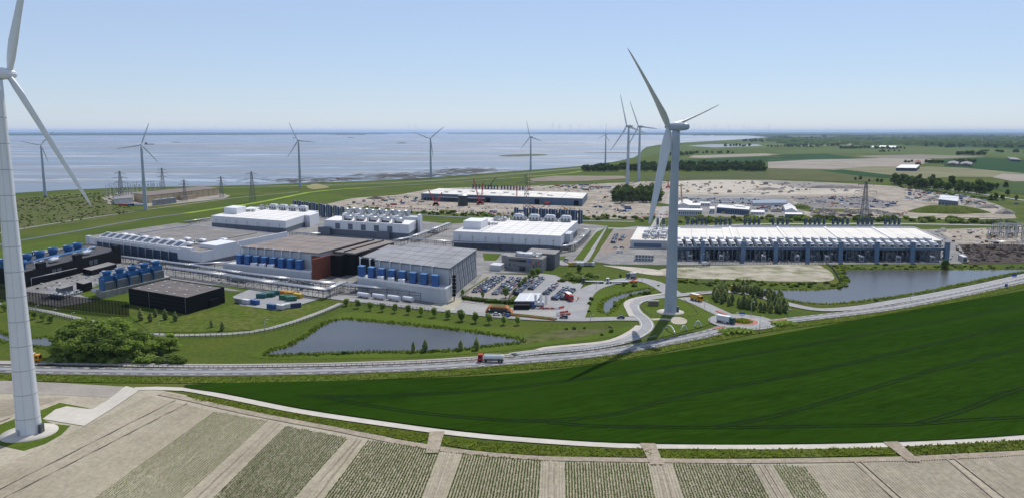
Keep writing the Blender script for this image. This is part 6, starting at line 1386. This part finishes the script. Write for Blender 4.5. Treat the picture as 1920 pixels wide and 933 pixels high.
for i,(u,c) in enumerate([(222,'red'),(232,'red'),(240,'blue'),(247,'dark blue'),(252,'white')]): container(u,386.5,c,'%s container beside the shore turbine, %s from the left' % (c,ordn[i]),'containers beside the shore turbine','l',.1)
for i,a in enumerate([(1862,436,1935,437,9,5),(1858,442,1935,443,11,5),(1852,448,1935,449,8,5),(1870,431,1935,432,7,4)]): gantry(*a,'steel gantry of the right-hand substation, %s from the back' % ordn[i])
# hall under construction
A_ = G(790,375.5); B_ = G(1092,386.5); D_ = A_+(G(824,357,8)-G(790,367,8)); f = Fr(A_,B_,D_)
t = empty('unfinished_hall', f.A, 'unfinished blue-grey hall with a cream roof on the middle building site', 'building')
part('wall', blue_grey, t, f, [(0,f.L,0,f.W,0,9.6)]); part('roof', cream_roof, t, f, [(.3,f.L-.3,.3,f.W-.3,9.6,10)]); parapet(f, 9.6, t, white_clad2)
panels(f, t, 'f', 22, .2, 9.6, [blue_grey, M('blue_grey_b', (.10,.14,.20), .5, .08, .2), blue_grey], gap=.2)
for x in (.42,.72,.95): part('door_opening', black_clad, t, f, [(f.L*x,f.L*x+7,-.3,-.1,.2,7)])
for i in range(4): part('dock_door', black_clad, t, f, [(5+i*5,8+i*5,-.3,-.1,.2,4)])
for i in range(1,8): part('roof_joint', grey_roof, t, f, [(f.L*i/8-.3,f.L*i/8+.3,1,f.W-1,10,10.1)])
part('steel_bay', steel_dk, t, f, [(f.L*.12,f.L*.42,-12,-10,5.5,6.5)])
for i in range(10): part('bay_column', steel_dk, t, f, [(f.L*(.12+.03*i),f.L*(.12+.03*i)+.6,-12,-11.4,0,5.5)])
part('bay_deck', grey_clad, t, f, [(f.L*.12,f.L*.42,-9.8,-.5,5.6,6.4)])
for i in range(10): pipes_cluster(f, 30+i*18, f.W*.25+(i%3)*12, 10, 9, 6, 1.6, t, 8, 700+i, 'roof_material')
for i in range(17):
    u = 887+i*5.7+(2 if i > 8 else 0); p = G(u,356.5+i*.25); o = link('exhaust_stack', SM, None, (p.x,p.y,0), -.3, (1,1,1.05)); setp(o, 'blue stack behind the unfinished hall, %s from the left' % (ordn[i] if i < 16 else 'last'), 'exhaust stack', 'stacks behind the unfinished hall')
p = G(868,386); t = empty('dark_tank', p, 'big dark green tank with a conical roof on the building site', 'tank'); MB().lathe(p,[(6.8,0),(6.8,14),(6.9,14.2)],28).build('shell', M('tank_dark', (.03,.04,.045), .5, .1, .2), t); MB().lathe(p+Vector((0,0,14.2)),[(7.1,0),(.6,2.6)],28).build('cone_roof', steel, t)
for i in range(7): 
    z = 2+i*1.8; MB().lathe(p+Vector((0,0,z)),[(6.8,0),(6.86,.05),(6.86,.2),(6.8,.25)],28).build('hoop', steel_dk, t)
def crane(u, v, tip, m, label):
    p = G(u,v); h = hgt(u,v,tip[1]); s = pxm(p); t = empty('crawler_crane', p, label, 'crane', 'cranes')
    MB().box(p.x-3.5,p.x+3,p.y-2,p.y+2,1.4,4).build('body', m, t); MB().box(p.x-4,p.x-2.6,p.y-4,p.y+4,0,1.4).build('track', rubber, t); MB().box(p.x+2.6,p.x+4,p.y-4,p.y+4,0,1.4).build('track', rubber, t)
    top = Vector((p.x+(tip[0]-u)/s,p.y+h*.08,h)); b0 = Vector((p.x,p.y,3)); d = (top-b0).normalized(); x = d.orthogonal().normalized(); y = d.cross(x); mb = MB(); w_ = .8
    n = 14; cs = [[b0.lerp(top,k/n)+(x*sx+y*sy)*w_*(1-.6*k/n) for sx,sy in ((-1,-1),(1,-1),(1,1),(-1,1))] for k in range(n+1)]
    for a,b in zip(cs[:-1],cs[1:]):
        for i in range(4): mb.tube(a[i],b[i],.22,n=4,cap=False,smooth=False); mb.tube(a[i],b[(i+1)%4],.14,n=3,cap=False,smooth=False)
    mb.build('boom', m, t); mb = MB(); mb.tube(top,Vector((top.x,top.y,h*.45)),.08,n=3); mb.build('hoist_rope', steel_dk, t)
for a in [(817,386,(804,357),crane_red,'red crane left of the dark tank'),(818,386,(829,361),crane_red,'short red crane boom beside the dark tank'),(899,384,(888,335),crane_red,'tall red crane leaning left over the unfinished hall'),(902,384,(906,341),crane_red,'red crane leaning right before the unfinished hall'),(969,381,(969,352),crane_red,'upright red crane before the unfinished hall'),(993,358,(993,329),crane_red,'upright red crane behind the unfinished hall'),(914,358,(931,332),steel_dk,'dark crane boom behind the unfinished hall'),(1279,391,(1276,345),crane_yel,'yellow and black crane in the compound'),(1253,353,(1252,338),crane_red,'small red crane right of the poplar clump'),(1026,385,(1022,378),crane_red,'small red lift at the unfinished hall wall')]: crane(*a)
# compound huts
def hut(A, B, D, h, label, mw=white_clad2, mr=white_roof, nw=8, name='site_hut', gable=False):
    f = fpx(A,B,D,h); t = empty(name, f.A, label, 'building', 'site huts')
    part('wall', mw, t, f, [(0,f.L,0,f.W,0,h)])
    if gable:
        q = f.p; mb = MB(); a,b,c,d = q(-.3,-.3,h),q(f.L+.3,-.3,h),q(f.L+.3,f.W+.3,h),q(-.3,f.W+.3,h); e,g = q(f.L*.5,-.3,h+3.5),q(f.L*.5,f.W+.3,h+3.5); mb.face([a,e,g,d]); mb.face([e,b,c,g]); mb.face([a,b,e]); mb.face([c,d,g]); mb.build('roof', mr, t)
    else: part('roof', mr, t, f, [(-.3,f.L+.3,-.3,f.W+.3,h,h+.35)])
    for i in range(nw): x = f.L*(i+.3)/nw; part('window', glass_dk, t, f, [(x,x+f.L*.4/nw,-.12,-.02,h*.35,h*.7)])
    return t
hut((1268,394),(1316,395),(1270,391),7,'long white modular office beside the roundabout turbine tower',nw=12); hut((1292,385),(1313,385.5),(1293,381),9,'grey block behind the long white modular office',white_clad2,nw=4)
hut((1268,385),(1295,386),(1273,377),5,'white tent hall at the left of the compound',white_clad,white_roof,0,'tent_hall',True); hut((1344,389),(1404,393.5),(1348,384),7,'U-shaped blue-grey office block in the compound',blue_grey,white_roof,14); hut((1380,387),(1398,388.5),(1376,384),8,'white rear wing of the U-shaped office block',white_clad2,white_roof,3)
hut((1412,381.5),(1475,381),(1411,376),4,'long carport roof over parked vans',white_clad2,blue_grey,0,'carport'); hut((1473,394),(1496,397),(1469,385),5,'white tent hall at the right end of the compound',white_clad,white_roof,0,'tent_hall',True); hut((1472,402),(1504,402.5),(1472,399),4,'low green-fronted shed at the compound edge',M('green_front',(.10,.22,.17),.7,.1,.3),white_roof,0)
hut((1408,398),(1433,398.5),(1409,394.5),3,'open white shed full of red and white goods',white_clad,white_roof,5); hut((1331,392),(1340,392),(1331,388),6,'small double hut in the middle of the compound',white_clad2,white_roof,2); hut((1312,381),(1331,381.5),(1313,379),4,'low white hut behind the grey block',white_clad,white_roof,4)
hut((1760,374),(1796,378),(1764,366),12,'pale blue steel-framed building under construction on the right',blue_grey,white_clad2,6)
hut((1680,315),(1718,315.5),(1690,309),8,'white-roofed barn of the far farm',navy,white_roof,0,'barn'); hut((1648,276),(1682,277),(1650,273),8,'large white-roofed barn on the plain',blue_grey,white_roof,0,'barn'); hut((1895,299),(1914,300),(1888,295),7,'grey barn at the right edge',navy,grey_roof,0,'barn'); hut((1716,306),(1727,306),(1716,302),6,'brown farmhouse with trees',brown_flat,rust_wall,0,'farmhouse',True); hut((1776,307),(1796,308),(1780,303),6,'grey farmhouse right of the far barn',brown_flat,grey_roof,0,'farmhouse',True); hut((1800,308),(1822,309),(1803,304),6,'dark farmhouse at the right of the farm group',brown_flat,grey_roof,0,'farmhouse',True); hut((1634,276.5),(1645,276.8),(1635,274),6,'small white-roofed barn beside the large barn on the plain',blue_grey,white_roof,0,'barn')
# loose material on the sites: containers and machines one could count, then rubble as a mass
def cset(n, px, label, group, seed, kinds=('s','l','s'), cols=('blue','grey','white','grey','dark blue','tan','teal','grey','white','red')):
    r = random.Random(seed); w_ = [(G(*p).x,G(*p).y) for p in px]
    for (x,y) in rand_in(w_, n, r): c = r.choice(cols); container(0,0,c,'%s container %s' % (c,label),group,r.choice(kinds),r.choice((-.35,1.2,.1,-.1)),world=Vector((x,y,0))).scale = (.72,.8,.8)
cset(18,[(640,382),(740,370),(785,366),(788,384),(760,390),(650,388)],'left of the unfinished hall','containers left of the unfinished hall',1)
cset(20,[(800,390),(900,392),(1090,396),(1120,388),(1180,386),(1180,402),(1000,402),(850,399)],'in front of the unfinished hall','containers in front of the unfinished hall',2)
cset(34,[(1000,349),(1110,347),(1140,352),(1110,358),(1010,353)],'behind the unfinished hall','containers behind the unfinished hall',3,('l','s'))
cset(26,[(1400,384),(1470,383),(1468,396),(1440,400),(1410,392)],'in the right part of the compound','containers in the right part of the compound',4)
cset(26,[(1490,372),(1560,370),(1640,374),(1680,386),(1640,390),(1500,384)],'in the storage ground behind the pylon','containers behind the tall pylon',5)
cset(18,[(1690,362),(1740,358),(1800,366),(1830,380),(1760,382),(1700,374)],'around the steel-framed building','containers around the steel-framed building',6)
cset(16,[(1345,398),(1400,399),(1400,402),(1345,401)],'in the front row of the compound','containers in the front row of the compound',7,('l','s'),('dark blue','blue','tan','grey'))
rr = random.Random(77)
def digger(u, v, colr, label, group, s=1.0):
    p = G(u,v); t = empty('excavator', p, label, 'excavator', group, rr.uniform(0,6.28)); t.scale = (s,s,s); ORI[t] = Vector(); m = {'o':crane_yel,'r':crane_red}[colr]
    MB().box(-2,2,-1.5,-.8,0,.9).build('track', rubber, t); MB().box(-2,2,.8,1.5,0,.9).build('track', rubber, t); MB().box(-2.2,1.6,-1.3,1.3,1.0,2.4).build('body', m, t); MB().box(.2,1.7,-1.2,-.1,2.4,3.4).build('cab', glass_dk, t)
    mb = MB(); mb.tube((1.4,.4,2.2),(4.2,.4,5.0),.3,n=6); mb.tube((4.2,.4,5.0),(6.6,.4,2.6),.24,n=6); mb.build('boom', m, t); MB().box(6.2,7.1,-.1,.9,1.6,2.7).build('bucket', steel_dk, t)
for i,(u,v,c) in enumerate([(700,384,'r'),(728,388,'o'),(752,380,'r'),(1134,372,'o'),(1150,366,'r'),(1000,392,'r'),(1060,394,'o'),(1160,396,'o'),(1352,353,'o'),(1290,360,'o'),(1420,352,'o'),(1855,446,'o'),(1690,404,'o'),(1755,366,'o'),(1330,344,'o')]): digger(u,v,c,'%s excavator on the sites, %s counted from the left hall side' % ({'o':'yellow','r':'red'}[c],ordn[i]),'excavators on the building sites')
def rubble(name, px, n, rmin, rmax, mats_, label, seed):
    r = random.Random(seed); w_ = [(G(*p).x,G(*p).y) for p in px]; mb = MB()
    for (x,y) in rand_in(w_, n, r):
        mb.mat(r.choice(mats_)); a = rmin+(rmax-rmin)*r.random()**2; h = a*r.uniform(.3,.9); k = 6; a0 = r.random()*6; mb.prism([(x+a*math.cos(a0+i*6.283/k)*r.uniform(.6,1.2),y+a*math.sin(a0+i*6.283/k)*r.uniform(.6,1.2)) for i in range(k)],0,h,r.uniform(.2,.8))
    setp(mb.build(name, None), label, None, None, 'stuff')
rmat = [sand_lt,sand_m,steel,steel_dk,sand_m,white_clad2,sand_lt,blue_grey,timber,white_clad,soil_grey,rust_wall,timber]
rubble('site_debris',[(640,384),(745,368),(790,364),(790,380),(1100,390),(1130,372),(1150,350),(1180,386),(1190,404),(1000,403),(850,400),(720,392)],700,.4,2.2,rmat,'heaps of material and plant in front of the unfinished hall',1)
rubble('site_debris',[(860,354),(1000,348),(1200,342),(1250,342),(1245,350),(1120,362),(1000,356)],300,.5,2.8,rmat,'heaps of material behind the unfinished hall',2)
rubble('site_debris',[(1480,370),(1600,368),(1690,380),(1660,392),(1500,388)],560,.4,2.4,rmat+[red_paint,white_clad,blue_box],'stored material behind the tall pylon',3)
rubble('site_debris',[(1520,392),(1660,396),(1700,408),(1520,406)],260,.8,5,[sand_lt,sand_m,soil_grey,dark_soil],'sandy heaps before the tall pylon',4)
rubble('site_debris',[(1690,356),(1740,356),(1850,376),(1890,396),(1830,388),(1700,374)],420,.6,4,rmat,'material around the steel-framed building',5)
rubble('site_debris',[(1265,343),(1440,341),(1620,350),(1640,358),(1460,365),(1265,364)],170,1,6,[sand_lt,sand_m,soil_grey],'low sand heaps on the pale plain',6)
rubble('site_debris',[(1400,383),(1470,382),(1470,396),(1420,400)],220,.5,2.4,rmat,'goods stored in the compound',7)
rubble('site_debris',[(1720,434),(1860,428),(1990,428),(1990,458),(1800,458)],220,.5,3,[sand_lt,soil_grey,steel,dark_soil],'loose material on the bare lot by the substation',8)
rubble('site_debris',[(1270,468),(1780,470),(1790,488),(1270,486)],900,.4,1.8,[steel_dk,steel,white_clad2,black_clad,M('green_kit',(.03,.22,.12),.6,.1,1),timber,sand_m],'equipment standing under the deck of the long hall',9)
rubble('yard_clutter',[(60,545),(120,500),(230,480),(330,505),(300,520),(180,545)],320,.4,1.8,[steel,steel_dk,white_clad2,black_clad],'small plant equipment in the left yard',10)
rubble('clods',[(1788,463),(1810,459),(1880,460),(1980,463),(1980,490),(1815,491)],500,.5,2.2,[dark_soil],'clods of dark ploughed soil',11)
rubble('yard_clutter',[(330,500),(430,502),(560,527),(630,535),(560,545),(400,525)],260,.4,1.6,[steel,steel_dk,white_clad2,blue_box],'small equipment under the pipe bridges',12)
# heaps with a shape of their own
def mound(px_c, rx, ry, h, m, label, seed, name='spoil_heap'):
    p = G(*px_c); mb = MB(); n, k = 40, 10; rings = []
    for j in range(k+1):
        t = j/k; rg = []
        for i in range(n):
            a = 2*math.pi*i/n; nz = 1+.22*mnoise.noise(Vector((math.cos(a)*1.5+seed,math.sin(a)*1.5,t)))
            rg.append((p.x+rx*(1-t)*nz*math.cos(a),p.y+ry*(1-t)*nz*math.sin(a),h*(1-(1-t)**2.2)*(1+.2*mnoise.noise(Vector((a,t*3,seed))))))
        rings.append(rg)
    for j in range(k):
        for i in range(n): q = (i+1)%n; mb.face([rings[j][i],rings[j][q],rings[j+1][q],rings[j+1][i]], True)
    mb.build_top(name, m, (p.x,p.y,0), label, 'mound')
mound((1775,398),52,22,9,grass_long,'long grass-covered mound right of the tall pylon',1,'grass_mound'); mound((1884,401),12,8,6,soil_grey,'grey spoil heap right of the grass mound',2); mound((1500,391),18,10,5,grass_long,'small grassy mound beside the compound',3,'grass_mound'); mound((1850,390),14,9,5,soil_grey,'grey heap beside the grass mound',4); mound((705,373),14,8,3,dark_soil,'dark heap left of the unfinished hall',5); mound((1240,386),16,12,3,grass_mown,'green knoll right of the poplar clump',6,'grass_mound'); mound((1440,356),30,9,4,soil_grey,'grey heap on the pale sand plain',7); mound((1560,353),60,10,6,soil_grey,'long grey spoil bank at the back of the sand plain',8)
# red and white site barriers
def barrier_mass(px, label):
    c = crom([G(*p) for p in px], step=3); mr = MB()
    for i in range(len(c)-1):
        a,b = c[i],c[i].lerp(c[i+1],.72); mr.mat(red_paint if i%2 else white_paint); mr.hexa([(a.x,a.y-.4,.1),(b.x,b.y-.4,.1),(b.x,b.y+.4,.1),(a.x,a.y+.4,.1),(a.x,a.y-.15,1.4),(b.x,b.y-.15,1.4),(b.x,b.y+.15,1.4),(a.x,a.y+.15,1.4)])
    setp(mr.build('site_barriers', None), label, None, None, 'stuff')
barrier_mass([(690,386),(760,391),(860,397),(1000,404),(1100,407),(1240,409)],'row of red and white blocks along the haul road'); barrier_mass([(750,385),(770,380),(800,372)],'red and white blocks left of the unfinished hall'); barrier_mass([(1190,402),(1260,404)],'red and white blocks beside the poplar clump')
# ships out on the estuary
for i,(u,v,L_,lb) in enumerate([(553,259.5,60,'small dark ship far out behind the dike turbine'),(280,271.5,70,'low ship beside the shore turbine rotor'),(658,258.8,90,'long barge far out on the estuary')]):
    p = G(u,v); t = empty('ship', p, lb, 'ship'); mb = MB(); mb.prism([(p.x-L_/2,p.y-6),(p.x+L_*.35,p.y-6),(p.x+L_/2,p.y),(p.x+L_*.35,p.y+6),(p.x-L_/2,p.y+6)],.4,6); mb.build('hull', navy, t); MB().box(p.x-L_*.45,p.x-L_*.25,p.y-5,p.y+5,6,16).build('bridge', rust_wall if i == 1 else white_clad, t)
# ------------------------------------------------------------------ haze: the air itself
mb = MB().box(-60000,60000,-300,95000,-1.0,200)
hz = bpy.data.materials.new('haze_air'); hz.use_nodes = True; t = hz.node_tree; t.nodes.remove(t.nodes['Principled BSDF'])
pv = t.nodes.new('ShaderNodeVolumePrincipled'); pv.inputs['Color'].default_value = (.50,.67,.95,1); pv.inputs['Density'].default_value = 2.2e-5; pv.inputs['Anisotropy'].default_value = .2
t.links.new(pv.outputs[0], t.nodes['Material Output'].inputs['Volume'])
setp(mb.build('haze', hz), 'pale blue summer haze over the whole plain', None, None, 'stuff')
